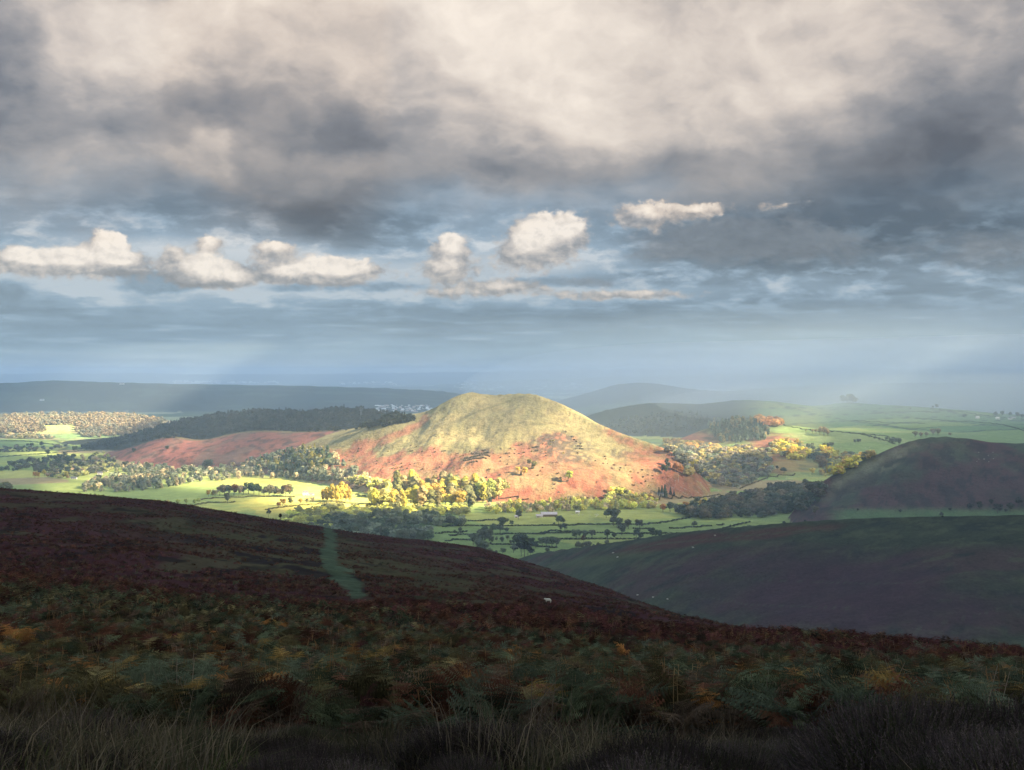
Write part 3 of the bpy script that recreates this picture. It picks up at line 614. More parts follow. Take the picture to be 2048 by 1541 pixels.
# windswept thorns on the moor crest
cluster([(537, 1036, 17), (561, 1042, 16)], 'pine', (.035, .03, .018), 'wind bent thorn bush', 'black on the crest of the near moor', 'thorn bushes on the moor crest', 1.0, ymin=30.0, cat='bush')
cluster([(1062, 1106, 5), (1568, 1046, 4), (1610, 1043, 3), (1885, 1034, 3)], 'bush', (.03, .035, .03), 'tiny dark gorse bush', 'on the skyline of the dark spur', 'gorse bushes on the spur skyline', 1.4, ymin=300.0, cat='bush')

# ------------------------------------------------------------------ woods: masses of trees
def wood(name, label, poly, n, kinds, cols, h, ymin=1600.0, nl=110, seed=0, avoid=(), curve=None):
    r = np.random.default_rng(seed + 50); poly = [(float(a), float(b)) for a, b in poly]
    xs = [p[0] for p in poly]; ys = [p[1] for p in poly]; px = []; py = []; n = int(n * .62); h = h * 1.12
    while len(px) < n:
        a = r.uniform(min(xs), max(xs), 4000); b = r.uniform(min(ys), max(ys), 4000); m = inpoly(a, b, poly)
        for av in avoid: m &= ~inpoly(a, b, av)
        px += list(a[m]); py += list(b[m])
    px = np.array(px[:n]); py = np.array(py[:n]); X, Y, Z0 = ground_at(px, py, ymin)
    ok = np.abs(Y) < 12000; X, Y, Z0, px, py = X[ok], Y[ok], Z0[ok], px[ok], py[ok]; n = len(X)
    cols = [tuple(min(.75, q * (1.8 if name == 'woodland' else 1.25)) for q in c_) for c_ in cols] if name != 'gorse' else cols
    if name == 'gorse':
        kk = (fbm(X / 38 + seed, Y / 60, 3) > .54); px, py, X, Y, Z0 = px[kk], py[kk], X[kk], Y[kk], Z0[kk]; n = len(X)
    Vs = []; Cs = []; cl = fbm(px / 22 + seed, py / 9, 3)
    protos = {}
    for k in kinds:
        for v in range(3): protos[k, v] = crown(k, 900 + v * 7 + seed, nl)
    for i in range(n):
        k = kinds[r.integers(len(kinds))]; q, tone = protos[k, int(r.integers(3))]
        hh = h * r.uniform(.7, 1.25) * (.85 + .4 * cl[i]); w = hh * r.uniform(.9, 1.3) * (1.15 if k == 'round' else 1.1)
        if k == 'tall': w *= 1.25
        a = r.random() * 6.28; c, s = math.cos(a), math.sin(a)
        tone = tone * r.uniform(.78, 1.25)
        Vq = np.empty_like(q); Vq[..., 0] = (q[..., 0] * c - q[..., 1] * s) * w + X[i]; Vq[..., 1] = (q[..., 0] * s + q[..., 1] * c) * w + Y[i]; Vq[..., 2] = q[..., 2] * hh + Z0[i] - hh * .12
        j = int(np.clip((cl[i] - .5) * 2.2 * len(cols) + len(cols) / 2 + r.normal() * len(cols) * .28, 0, len(cols) - .01)); col = np.array(cols[j]) * r.uniform(.8, 1.2)
        Vs.append(Vq.reshape(-1, 3)); Cs.append(np.repeat(tone[:, None] * col, 4, 0))
    Vs = np.concatenate(Vs); Cs = np.concatenate(Cs)
    me = mesh_np(name, Vs, np.arange(len(Vs)).reshape(-1, 4), Cs, M_leaf)
    o = link(name, me, label=label, category='wood', kind='stuff'); return o
BLUEG = (.035, .05, .04)
wood('forest', 'dark conifer forest along the ridge left of the hill', [(160, 896), (200, 888), (260, 874), (345, 848), (430, 831), (520, 824), (620, 826), (690, 817), (760, 826), (830, 842), (800, 850), (740, 856), (690, 862), (600, 864), (520, 860), (470, 864), (400, 878), (345, 874), (290, 884), (230, 893), (170, 899)],
     4200, ['cone', 'round', 'round'], [(.035, .05, .045), (.04, .055, .045), (.05, .06, .05), (.065, .07, .055)], 12.5, nl=60, seed=1)
wood('woodland', 'sunlit orange and beige autumn wood on the far left hill', [(-20, 834), (60, 829), (250, 829), (335, 842), (300, 858), (240, 872), (170, 876), (150, 866), (80, 866), (-20, 868)], 2600, ['round'],
     [(.145, .145, .105), (.155, .145, .10), (.17, .15, .10), (.185, .152, .10), (.195, .15, .09), (.175, .14, .09)], 13, nl=90, seed=2, avoid=[[(85, 852), (145, 850), (155, 866), (95, 868)]])
wood('woodland', 'beige tree belt below the sunlit far left wood', [(-20, 868), (60, 872), (110, 876), (90, 880), (-20, 877)], 130, ['round'], [GREYG, PALEB, (.3, .27, .14)], 12, nl=60, seed=3)
wood('woodland', 'mixed grey wood below the mauve ridge on the left', [(165, 985), (175, 965), (230, 958), (250, 935), (300, 930), (345, 940), (420, 942), (500, 925), (560, 905), (660, 905), (690, 935), (740, 962), (680, 966), (600, 962), (530, 957), (440, 962), (380, 968), (310, 980), (230, 985)],
     950, ['round', 'round', 'tall'], [(.14, .155, .12), GREYG, (.22, .21, .15), PALEB, (.17, .185, .12)], 14, nl=90, seed=4, avoid=[[(185, 954), (245, 945), (255, 953), (190, 963)], [(395, 922), (520, 890), (560, 903), (440, 940)]])
wood('conifer_stand', 'green and gold conifer stand beside the bracken slope', [(505, 948), (520, 925), (560, 912), (600, 903), (655, 900), (665, 925), (640, 950), (560, 950)], 260, ['cone', 'tall'], [(.06, .11, .07), (.075, .12, .07), (.16, .2, .08), (.3, .27, .08)], 16, nl=90, seed=5)
wood('woodland', 'dusky wood in the shaded left valley', [(-10, 945), (30, 925), (90, 915), (150, 912), (160, 925), (210, 930), (235, 940), (180, 950), (110, 952), (50, 945)], 300, ['round'], [(.05, .07, .055), (.07, .085, .06), (.1, .1, .075)], 13, nl=80, seed=6)
wood('woodland', 'pale mottled autumn trees around the left hamlet', [(95, 957), (110, 942), (160, 925), (165, 915), (205, 905), (225, 915), (235, 945), (200, 948), (160, 957)], 200, ['round'], [(.07, .085, .06), PALEB, (.3, .22, .14), (.2, .2, .1), (.32, .32, .14)], 12, nl=80, seed=7)
wood('woodland', 'low trees along the far left field edges', [(-10, 898), (40, 893), (60, 897), (120, 893), (140, 892), (100, 903), (-10, 905)], 90, ['round'], [(.06, .08, .06), (.11, .11, .09), (.2, .18, .14)], 9, nl=60, seed=8)
wood('woodland', 'yellow trees behind the golden plantation hedge', [(690, 962), (740, 958), (760, 968), (800, 972), (860, 975), (880, 985), (840, 988), (800, 982), (740, 976), (700, 968)], 110, ['round'], [PALEB, OLV, YEL, (.4, .38, .1)], 12, nl=90, seed=9)
wood('woodland', 'sunlit yellow woodland in front of the golden plantation', [(540, 1060), (580, 1032), (620, 1026), (680, 1018), (750, 1015), (800, 1022), (880, 1020), (935, 1022), (930, 1034), (860, 1032), (780, 1036), (720, 1040), (650, 1066)], 320, ['round'], [OLV, GOLD, YEL, (.36, .34, .1), (.2, .2, .09)], 13, nl=110, seed=10)
wood('woodland', 'grey green shaded wood below the golden plantation', [(600, 1066), (680, 1042), (760, 1036), (860, 1036), (935, 1046), (930, 1052), (840, 1054), (800, 1058), (870, 1070), (875, 1084), (800, 1084), (700, 1076)], 420, ['round'], [DKGREEN, (.09, .105, .065), GREYG, (.12, .13, .09)], 14, nl=130, seed=11)
wood('woodland', 'yellow autumn tree belt behind the long barn', [(972, 1028), (974, 1016), (1040, 1012), (1095, 1008), (1160, 1004), (1220, 1004), (1290, 1000), (1318, 1006), (1310, 1018), (1240, 1022), (1205, 1022), (1130, 1024), (1085, 1026), (1040, 1030)], 380, ['round', 'tall'], [PALEB, GOLD, (.36, .30, .1), YEL, (.42, .40, .12), OLV], 12, nl=110, seed=12)
wood('woodland', 'orange gold trees between plantation belt and cottage', [(1205, 1018), (1215, 990), (1235, 985), (1270, 992), (1300, 996), (1310, 1012), (1290, 1019), (1240, 1021)], 90, ['round'], [GOLD, ORNG, YEL, OLV], 14, nl=110, seed=13)
wood('woodland', 'mauve grey autumn wood in the dip right of the hill', [(1328, 890), (1400, 892), (1440, 900), (1500, 896), (1530, 912), (1545, 935), (1540, 952), (1500, 968), (1470, 980), (1440, 976), (1400, 958), (1365, 948), (1372, 930), (1350, 918), (1326, 900)],
     800, ['round'], [(.15, .155, .12), (.19, .175, .14), (.21, .18, .145), GREYG, (.24, .21, .13), (.33, .28, .12)], 15, nl=110, seed=14)
wood('woodland', 'golden beech strip along the top of the mauve grey wood', [(1328, 886), (1400, 887), (1440, 898), (1452, 908), (1420, 906), (1370, 896), (1326, 892)], 120, ['round'], [(.4, .25, .09), (.38, .28, .1), (.3, .22, .11)], 14, nl=110, seed=15)
wood('woodland', 'golden and olive trees beneath the pale green fields', [(1532, 905), (1545, 888), (1585, 884), (1620, 898), (1660, 906), (1700, 912), (1745, 910), (1750, 918), (1700, 945), (1660, 958), (1640, 952), (1650, 930), (1615, 920), (1590, 922), (1560, 915)], 420, ['round'], [(.10, .12, .08), GREYG, OLV, (.28, .22, .09), (.42, .30, .08), (.45, .38, .08)], 14, nl=110, seed=16)
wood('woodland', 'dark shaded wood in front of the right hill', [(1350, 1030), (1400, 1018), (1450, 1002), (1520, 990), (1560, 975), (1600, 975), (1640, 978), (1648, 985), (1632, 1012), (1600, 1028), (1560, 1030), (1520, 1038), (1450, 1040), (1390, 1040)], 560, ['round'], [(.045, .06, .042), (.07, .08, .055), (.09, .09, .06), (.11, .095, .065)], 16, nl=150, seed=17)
wood('conifer_stand', 'pale green conifer plantation on the knoll', [(1415, 850), (1440, 842), (1480, 842), (1515, 846), (1540, 868), (1530, 882), (1480, 886), (1440, 886), (1425, 868)], 520, ['cone', 'tall'], [(.11, .15, .11), (.13, .17, .12), (.16, .19, .13), (.28, .24, .12)], 16, nl=80, seed=18)
wood('woodland', 'glowing orange beech clump behind the conifer plantation', [(1512, 846), (1530, 843), (1555, 846), (1566, 854), (1540, 856), (1520, 852)], 90, ['round'], [(.42, .2, .08), (.45, .25, .1), (.35, .2, .12)], 22, nl=110, seed=19)
wood('forest', 'dim hazy wood on the ridge left of the knoll', [(1210, 850), (1260, 838), (1330, 828), (1400, 828), (1420, 842), (1400, 862), (1330, 872), (1250, 868)], 420, ['round', 'cone'], [(.04, .055, .045), (.06, .07, .055)], 15, nl=60, seed=20)

GP = [(680, 900), (760, 880), (860, 898), (990, 905), (1080, 875), (1150, 880), (1200, 905), (1300, 930), (1330, 960), (1230, 990), (1000, 990), (860, 970), (700, 950)]
wood('gorse', 'dark gorse and thorn scrub dotted over the bracken slope', GP, 620, ['bush'], [(.14, .12, .09), (.18, .14, .09), (.24, .13, .09), (.3, .24, .1)], 2.2, nl=30, seed=30)
wood('gorse', 'dark scrub patch high on the right of the sunlit hill', [(1065, 895), (1085, 872), (1130, 866), (1160, 885), (1170, 905), (1120, 925), (1080, 918)], 460, ['bush'], [(.13, .12, .09), (.16, .13, .09)], 2.4, nl=30, seed=31)
wood('gorse', 'dark scrub lining the gully in the middle of the bracken slope', [(915, 925), (940, 908), (975, 903), (980, 912), (950, 925), (920, 932)], 190, ['bush'], [(.13, .12, .09), (.15, .12, .10)], 2.4, nl=30, seed=32)

# ------------------------------------------------------------------ hedges, each one a thing
def hedge(pts, label, hgt=2.2, col=(.05, .06, .04), group='hedges between the shaded fields', dens=1.0, ymin=1550.0, name='hedge'):
    pts = [(float(a), float(b)) for a, b in pts]; P = catmull([(a, b, 0) for a, b in pts], 14)
    x, y, _ = ground_at(P[:, 0], P[:, 1], ymin); d = np.r_[0, np.cumsum(np.hypot(np.diff(x), np.diff(y)))]; L = d[-1]
    n = int(L * 9 * dens); r = np.random.default_rng(int(abs(pts[0][0] * 7 + pts[0][1] * 13)))
    t = r.random(n) * L; t = t[(fbm(t / 14, t * 0 + 3, 2) > .17)]; n = len(t)
    X = np.interp(t, d, x) + r.normal(size=n) * .55; Y = np.interp(t, d, y) + r.normal(size=n) * .55
    hh = hgt * (.7 + .7 * fbm(t / 7, t * 0, 3)); Zz = H(X, Y) + r.random(n) * hh
    N = unit(r, n); N[:, 2] += .4; N /= np.linalg.norm(N, axis=1)[:, None]
    q = quads(np.stack([X, Y, Zz], 1), N, .62, r); tone = (.7 + .6 * r.random(n))[:, None] * np.array(col)
    me = mesh_np(name, q, np.arange(n * 4).reshape(-1, 4), np.repeat(tone, 4, 0), M_leaf)
    link(name, me, label=label, category='hedge', group=group)
SH = [([(885, 1054), (970, 1053), (1060, 1053), (1150, 1051), (1240, 1050)], 'long straight dark hedge level with the top of the spreading trees'),
      ([(898, 1072), (960, 1070), (1060, 1069), (1100, 1068)], 'dark hedge running right from the tall dark clump'),
      ([(1065, 1069), (1150, 1066), (1240, 1068), (1400, 1068)], 'long dark hedge under the spreading trees'),
      ([(870, 1068), (905, 1066), (935, 1065)], 'short dark hedge above the dusky copse at the left'),
      ([(890, 1082), (940, 1082), (965, 1084)], 'short hedge left of the tall dark clump'),
      ([(980, 1089), (1040, 1091), (1080, 1094), (1115, 1097)], 'curving hedge passing behind the black pines'),
      ([(1105, 1080), (1170, 1080), (1260, 1080), (1300, 1081)], 'dark hedge under the round trees right of the pines'),
      ([(1090, 1064), (1130, 1064), (1160, 1066)], 'short hedge below the upright clump'),
      ([(935, 1043), (975, 1042), (1010, 1040)], 'thin hedge along the upper shaded pasture'),
      ([(1240, 1050), (1300, 1049), (1350, 1042), (1390, 1034)], 'hedge curving up to the dark wood'),
      ([(1338, 1059), (1360, 1057), (1385, 1056)], 'left dashed length of hedge in the upper field'),
      ([(1386, 1055), (1410, 1054), (1425, 1053)], 'middle dashed length of hedge in the upper field'),
      ([(1433, 1051), (1441, 1051), (1449, 1050)], 'right dashed length of hedge in the upper field'),
      ([(1400, 1068), (1440, 1060), (1470, 1052), (1500, 1045)], 'hedge sweeping up right towards the dark wood'),
      ([(1265, 1059), (1290, 1059), (1305, 1060)], 'short hedge by the bare brownish trees'),
      ([(1290, 1090), (1340, 1085), (1400, 1078), (1440, 1073)], 'low hedge just above the crest of the spur'),
      ([(1150, 1103), (1200, 1101), (1235, 1097)], 'hedge under the thin grey trees')]
for p, lb in SH: hedge(p, lb)
for p, lb, c in [([(400, 1000), (450, 996), (530, 994), (590, 994)], 'brown hedge below the farm copse', (.16, .13, .07)), ([(300, 1016), (380, 1012), (420, 1006), (470, 1005)], 'olive hedge in the lit field over the moor edge', (.15, .14, .06)),
                 ([(530, 1021), (560, 1016), (620, 1010), (690, 1006)], 'straw coloured hedge crossing the sunlit fields', (.24, .2, .08)), ([(710, 990), (730, 993), (748, 996)], 'dark short hedge left of the golden plantation', (.06, .07, .045)),
                 ([(690, 982), (720, 975), (760, 966)], 'brown hedge rising towards the hill foot', (.17, .13, .08)), ([(760, 968), (800, 974), (855, 979)], 'grey hedge above the golden plantation', (.09, .09, .07)),
                 ([(1000, 995), (1030, 997), (1058, 999)], 'brown hedge at the foot of the bracken slope', (.13, .09, .06)), ([(1160, 998), (1185, 1000), (1210, 1000)], 'pale hedge at the hill foot behind the tree belt', (.18, .13, .07)),
                 ([(1300, 997), (1350, 996), (1400, 996), (1440, 990)], 'brown hedge below the sheep field', (.15, .12, .06)), ([(1320, 1018), (1360, 1014), (1420, 1006)], 'hedge along the small green paddock', (.1, .1, .05)),
                 ([(1480, 978), (1510, 966), (1545, 954), (1590, 950)], 'fence side hedge bordering the sunlit paddock', (.16, .13, .08))]:
    hedge(p, lb, 1.8, c, 'hedges between the sunlit fields')
for p, lb in [([(1640, 862), (1690, 866), (1760, 872), (1800, 880)], 'thin hedge descending the pale green fields'), ([(1690, 866), (1740, 873), (1790, 889)], 'second thin hedge lower on the pale green fields'), ([(1880, 820), (1920, 824), (1970, 832), (2048, 840)], 'hazy hedge along the top of the misty ridge'),
              ([(1560, 850), (1600, 858), (1640, 864)], 'thin hedge beside the orange beech clump'), ([(1830, 838), (1900, 842), (2000, 850), (2060, 866)], 'hazy hedge crossing the misty fields'), ([(1700, 842), (1780, 846), (1850, 848)], 'hazy hedge low on the misty fields'), ([(1750, 826), (1820, 824), (1880, 826)], 'hazy hedge high on the misty fields')]:
    hedge(p, lb, 2.6, (.08, .09, .06), 'hedges on the misty fields', .6)
for p, lb in [([(-20, 905), (60, 904), (100, 903)], 'hedge at the edge of the shaded left field'), ([(0, 915), (90, 908), (200, 900), (240, 897)], 'dark hedge under the lit strip on the left'), ([(0, 882), (60, 884), (120, 892)], 'hedge curving below the pale left field'),
              ([(150, 900), (220, 896), (260, 893)], 'hedge at the foot of the conifer forest')]:
    hedge(p, lb, 2.6, (.05, .07, .055), 'hedges in the left valley', .6)
# ------------------------------------------------------------------ buildings
M_white = plain('white_render', (.75, .73, .68), .8, .08, .6); M_slate = plain('slate', (.16, .15, .17), .7, .3, 1.5); M_barnroof = plain('barn_roof', (.42, .38, .40), .6, .2, .4)
M_brick = plain('red_brick', (.30, .16, .11), .9, .25, 2); M_glass = plain('window_glass', (.03, .035, .04), .15, .1); M_wood = plain('dark_boards', (.14, .10, .07), .9, .3, 2); M_pole = plain('pale_pole', (.5, .46, .4), .8, .15, 4); M_pale = plain('pale_cladding', (.62, .60, .58), .8, .1, .1)
def boxes(bs):
    V = []; Fq = []
    for x0, x1, y0, y1, z0, z1 in bs:
        n = len(V); V += [(x0, y0, z0), (x1, y0, z0), (x1, y1, z0), (x0, y1, z0), (x0, y0, z1), (x1, y0, z1), (x1, y1, z1), (x0, y1, z1)]
        Fq += [(n, n + 3, n + 2, n + 1), (n + 4, n + 5, n + 6, n + 7), (n, n + 1, n + 5, n + 4), (n + 1, n + 2, n + 6, n + 5), (n + 2, n + 3, n + 7, n + 6), (n + 3, n, n + 4, n + 7)]
    return np.array(V), np.array(Fq)
def pymesh(name, V, Fs, mat):
    me = bpy.data.meshes.new(name); me.from_pydata([tuple(v) for v in V], [], [tuple(f) for f in Fs]); me.materials.append(mat); me.update(); return me
def house(name, label, cat, px, py, w, d, h, rot=0.0, wallm=None, roofm=None, chim=True, group=None, ymin=1550.0, pitch=.5, wins=None, door=True, doors=None):
    x, y, z = [q[0] for q in ground_at(px, py, ymin)]
    root = link(name, None, loc=(x, y, z - .3), label=label, category=cat); root.rotation_euler = (0, 0, rot)
    if group: root['group'] = group
    W2, D2 = w / 2, d / 2; rh = D2 * pitch * 2 * .8
    V = [(-W2, -D2, 0), (W2, -D2, 0), (W2, D2, 0), (-W2, D2, 0), (-W2, -D2, h), (W2, -D2, h), (W2, D2, h), (-W2, D2, h), (-W2, 0, h + rh), (W2, 0, h + rh)]
    link('wall', pymesh('wall', V, [(0, 1, 5, 4), (2, 3, 7, 6), (1, 2, 6, 9, 5), (3, 0, 4, 8, 7), (0, 3, 2, 1)], wallm or M_white), root)
    o = .35; e = .22; s = rh / D2
    RV = []
    for sx in (-W2 - o, W2 + o):
        RV += [(sx, -D2 - o, h - o * s + .05), (sx, 0, h + rh + .05), (sx, D2 + o, h - o * s + .05), (sx, D2 + o, h - o * s + .05 + e), (sx, 0, h + rh + .05 + e), (sx, -D2 - o, h - o * s + .05 + e)]
    rf = link('roof', pymesh('roof', RV, [(5, 4, 1, 0), (4, 3, 2, 1), (6, 7, 10, 11), (7, 8, 9, 10), (11, 10, 4, 5), (10, 9, 3, 4), (0, 1, 7, 6), (1, 2, 8, 7), (0, 6, 11, 5), (2, 3, 9, 8)], roofm or M_slate), root)
    if chim:
        for sx in (-W2 + .7, W2 - .7): link('chimney', pymesh('chimney', *boxes([(sx - .45, sx + .45, -.4, .4, h + rh - .9, h + rh + 1.2), (sx - .15, sx + .15, -.15, .15, h + rh + 1.2, h + rh + 1.55)]), M_brick), rf)
    for k, (wx, wz) in enumerate(wins if wins is not None else [(-w * .3, h * .62), (0, h * .62), (w * .3, h * .62), (-w * .3, h * .18), (w * .3, h * .18)]):
        wd = link('window', pymesh('window', *boxes([(wx - .6, wx + .6, -D2 - .05, -D2 + .04, wz, wz + 1.2)]), M_glass), root)
        link('frame', pymesh('frame', *boxes([(wx - .72, wx - .6, -D2 - .1, -D2 + .03, wz - .1, wz + 1.3), (wx + .6, wx + .72, -D2 - .1, -D2 + .03, wz - .1, wz + 1.3), (wx - .6, wx + .6, -D2 - .1, -D2 + .03, wz + 1.2, wz + 1.3), (wx - .6, wx + .6, -D2 - .1, -D2 + .03, wz - .1, wz), (wx - .03, wx + .03, -D2 - .08, -D2 - .052, wz, wz + 1.2)]), M_wood), wd)
    for dx, dw, dh in (doors if doors is not None else ([(0, 1.1, 2.1)] if door else [])):
        link('door', pymesh('door', *boxes([(dx - dw / 2, dx + dw / 2, -D2 - .06, -D2 + .04, .3, .3 + dh)]), M_wood), root)
    return root
house('farmhouse', 'white farmhouse among trees in the sunlit fields', 'house', 611, 990, 11, 7, 6, .15)
house('outbuilding', 'low white outbuilding joined on the right of the farmhouse', 'outbuilding', 622, 991, 12, 5, 2.6, .1, chim=False, wins=[(-2, 1), (2, 1)])
house('cottage', 'white cottage below the field of sheep', 'house', 1321, 994, 12, 7, 4.6, -.2)
house('barn', 'long low barn with pale pinkish roof at the edge of shadow', 'barn', 1098, 1033, 28, 12, 4.2, .08, M_wood, M_barnroof, False, pitch=.38, wins=[], doors=[(-8, 4, 3.4), (0, 4, 3.4), (8, 4, 3.4)])
house('shed', 'small pale roofed shed left of the long barn', 'shed', 1079, 1036, 11, 7, 3, .1, M_pale, M_barnroof, False, wins=[(0, 1)], doors=[(-3, 2, 2.2)])
house('shed', 'small white shed left of the lit edge tree', 'shed', 1034, 1036, 8, 5, 2.6, .1, M_white, M_barnroof, False, wins=[(0, 1)], doors=[(-2, 1.6, 2.0)])
house('shed', 'white hut beyond the shaded field right of the barn', 'shed', 1155, 1028, 7, 5, 3, 0, M_white, M_pale, False, wins=[(0, 1)], doors=[(-2, 1.6, 2.0)])
house('cottage', 'small white house in the left valley hamlet', 'house', 200, 950, 12, 7, 5, .3)
house('cottage', 'low white house left of the pale yellow trees in the left valley', 'house', 148, 958, 13, 7, 3, 0, chim=False)
house('cottage', 'tiny white house high in the left valley hamlet', 'house', 212, 943, 9, 6, 4, .1)
for px, py, lb in [(1995, 839, 'pale hazy house leftmost on the misty ridge'), (2020, 839, 'pale hazy house in the middle of the ridge hamlet'), (2027, 838, 'pale hazy house at the right of the ridge hamlet'), (1955, 838, 'small pale hazy barn apart on the misty ridge')]:
    house('cottage', lb, 'house', px, py, 15, 9, 6, .2, M_white, M_white if px < 2000 else M_slate)
house('cottage', 'white house on the far dark blue ridge', 'house', 244, 770, 30, 14, 10, 0); house('cottage', 'white house low on the far dark blue ridge', 'house', 84, 800, 26, 12, 9, 0)
# far town: each building on its own, a couple of pixels wide
TV = [(-.5, -.5, 0), (.5, -.5, 0), (.5, .5, 0), (-.5, .5, 0), (-.5, -.5, .6), (.5, -.5, .6), (.5, .5, .6), (-.5, .5, .6), (-.5, 0, 1), (.5, 0, 1)]
TF = [(0, 1, 5, 4), (2, 3, 7, 6), (1, 2, 6, 9, 5), (3, 0, 4, 8, 7), (0, 3, 2, 1), (4, 5, 9, 8), (6, 7, 8, 9)]
tm_w = pymesh('town_building', TV, TF, M_white); tm_b = pymesh('town_building', TV, TF, plain('pale_brick', (.45, .36, .32), .9, .2, .1))
def town(n, xa, xb, ya, yb, label, group, wmin, wmax, seed):
    r = random.Random(seed)
    for k in range(n):
        px = xa + (xb - xa) * r.random(); py = ya + (yb - ya) * r.random(); x, y, z = [q[0] for q in ground_at(px, py, 4000)]
        if y > 36000: continue
        o = link('town_building', tm_w if r.random() < .6 else tm_b, loc=(x, y, z - 1), label=label, category='building', group=group)
        s = r.uniform(wmin, wmax) * y / 12000; o.scale = (s, s * r.uniform(.5, 1), s * r.uniform(.28, .5)); o.rotation_euler = (0, 0, r.uniform(-.6, .6))
town(60, 350, 440, 764.5, 768, 'bright white building in the far town on the left plain', 'buildings of the far left town', 14, 46, 1)
town(35, 455, 560, 764, 768, 'pale building in the far village beyond the blue ridge', 'buildings of the far village beyond the blue ridge', 12, 36, 2)
town(25, 680, 800, 765, 771, 'pale building strung along the far plain', 'buildings strung along the far plain', 12, 36, 3)
town(80, 900, 1180, 766, 781, 'small pale building scattered over the misty plain', 'buildings scattered over the misty plain', 10, 26, 4)
town(100, 752, 864, 811, 824, 'white roofed building of the town behind the sunlit hill', 'buildings of the town behind the hill', 14, 30, 5)
# masts and poles
def polething(name, label, cat, px, py, h, r0, arm=True, ymin=900.0, mat=None, group=None):
    x, y, z = [q[0] for q in ground_at(px, py, ymin)]
    root = link(name, None, loc=(x, y, z - .3), label=label, category=cat)
    if group: root['group'] = group
    V, Fq = tubes([((0, 0, 0), (0, 0, h), r0, r0 * .6)], 8); link('pole', pymesh('pole', V, Fq, mat or M_pole), root)
    if arm: link('crossarm', pymesh('crossarm', *boxes([(-h * .08, h * .08, -r0 * 1.4, -r0 * .8, h * .92, h * .945)]), mat or M_pole), root)
polething('utility_pole', 'pale pole at the right foot of the sunlit hill', 'pole', 1324, 946, 11, .35); polething('utility_pole', 'pale pole beside the orange brown trees', 'pole', 1357, 963, 15, .4)
polething('utility_pole', 'short pole at the lower corner of the sunlit paddock', 'pole', 1505, 966, 7, .25); polething('utility_pole', 'pole on the bank between grey wood and paddock', 'pole', 1517, 958, 9, .25)
# wind turbine on the far plain
x, y, z = [q[0] for q in ground_at(313, 754.5, 20000)]
root = link('wind_turbine', None, loc=(x, y, z), label='thin white wind turbine on the far left plain', category='wind turbine'); hh = 8.0 * y / F
V, Fq = tubes([((0, 0, 0), (0, 0, hh * .62), hh * .03, hh * .018)], 8); link('tower', pymesh('tower', V, Fq, M_white), root)
V, Fq = tubes([((0, hh * .05, hh * .62), (0, -hh * .06, hh * .62), hh * .03, hh * .02)], 8); link('nacelle', pymesh('nacelle', V, Fq, M_white), root)
for a in (90, 210, 330):
    V, Fq = tubes([((0, -hh * .06, hh * .62), (math.cos(R(a)) * hh * .38, -hh * .06, hh * .62 + math.sin(R(a)) * hh * .38), hh * .02, hh * .006)], 6); link('blade', pymesh('blade', V, Fq, M_white), root)
# lattice pylon on the forest ridge
x, y, z = [q[0] for q in ground_at(722, 842, 3500)]
root = link('pylon', None, loc=(x, y, z), label='grey lattice pylon standing in the ridge forest', category='pylon'); hh = 42; sg = []
for sx in (-1, 1):
    for sy in (-1, 1): sg.append(((sx * 4, sy * 4, 0), (sx * .8, sy * .8, hh * .7), .25, .2)); sg.append(((sx * .8, sy * .8, hh * .7), (0, 0, hh), .2, .12))
for k in range(6):
    a = k / 6 * .7; b = (k + 1) / 6 * .7; wa = 4 - 3.2 * a / .7; wb = 4 - 3.2 * b / .7
    for sy in (-1, 1): sg.append(((-wa, sy * wa, hh * a), (wb, sy * wb, hh * b), .12, .12)); sg.append(((wa, sy * wa, hh * a), (-wb, sy * wb, hh * b), .12, .12))
V, Fq = tubes(sg, 4); mg = plain('galvanised', (.3, .32, .33), .6, .1); link('tower', pymesh('tower', V, Fq, mg), root)
for hz in (.7, .8, .9):
    V, Fq = tubes([((-7, 0, hh * hz), (7, 0, hh * hz), .2, .2), ((-7, 0, hh * hz), (0, 0, hh * (hz + .05)), .1, .1), ((7, 0, hh * hz), (0, 0, hh * (hz + .05)), .1, .1)], 4); link('crossarm', pymesh('crossarm', V, Fq, mg), root)

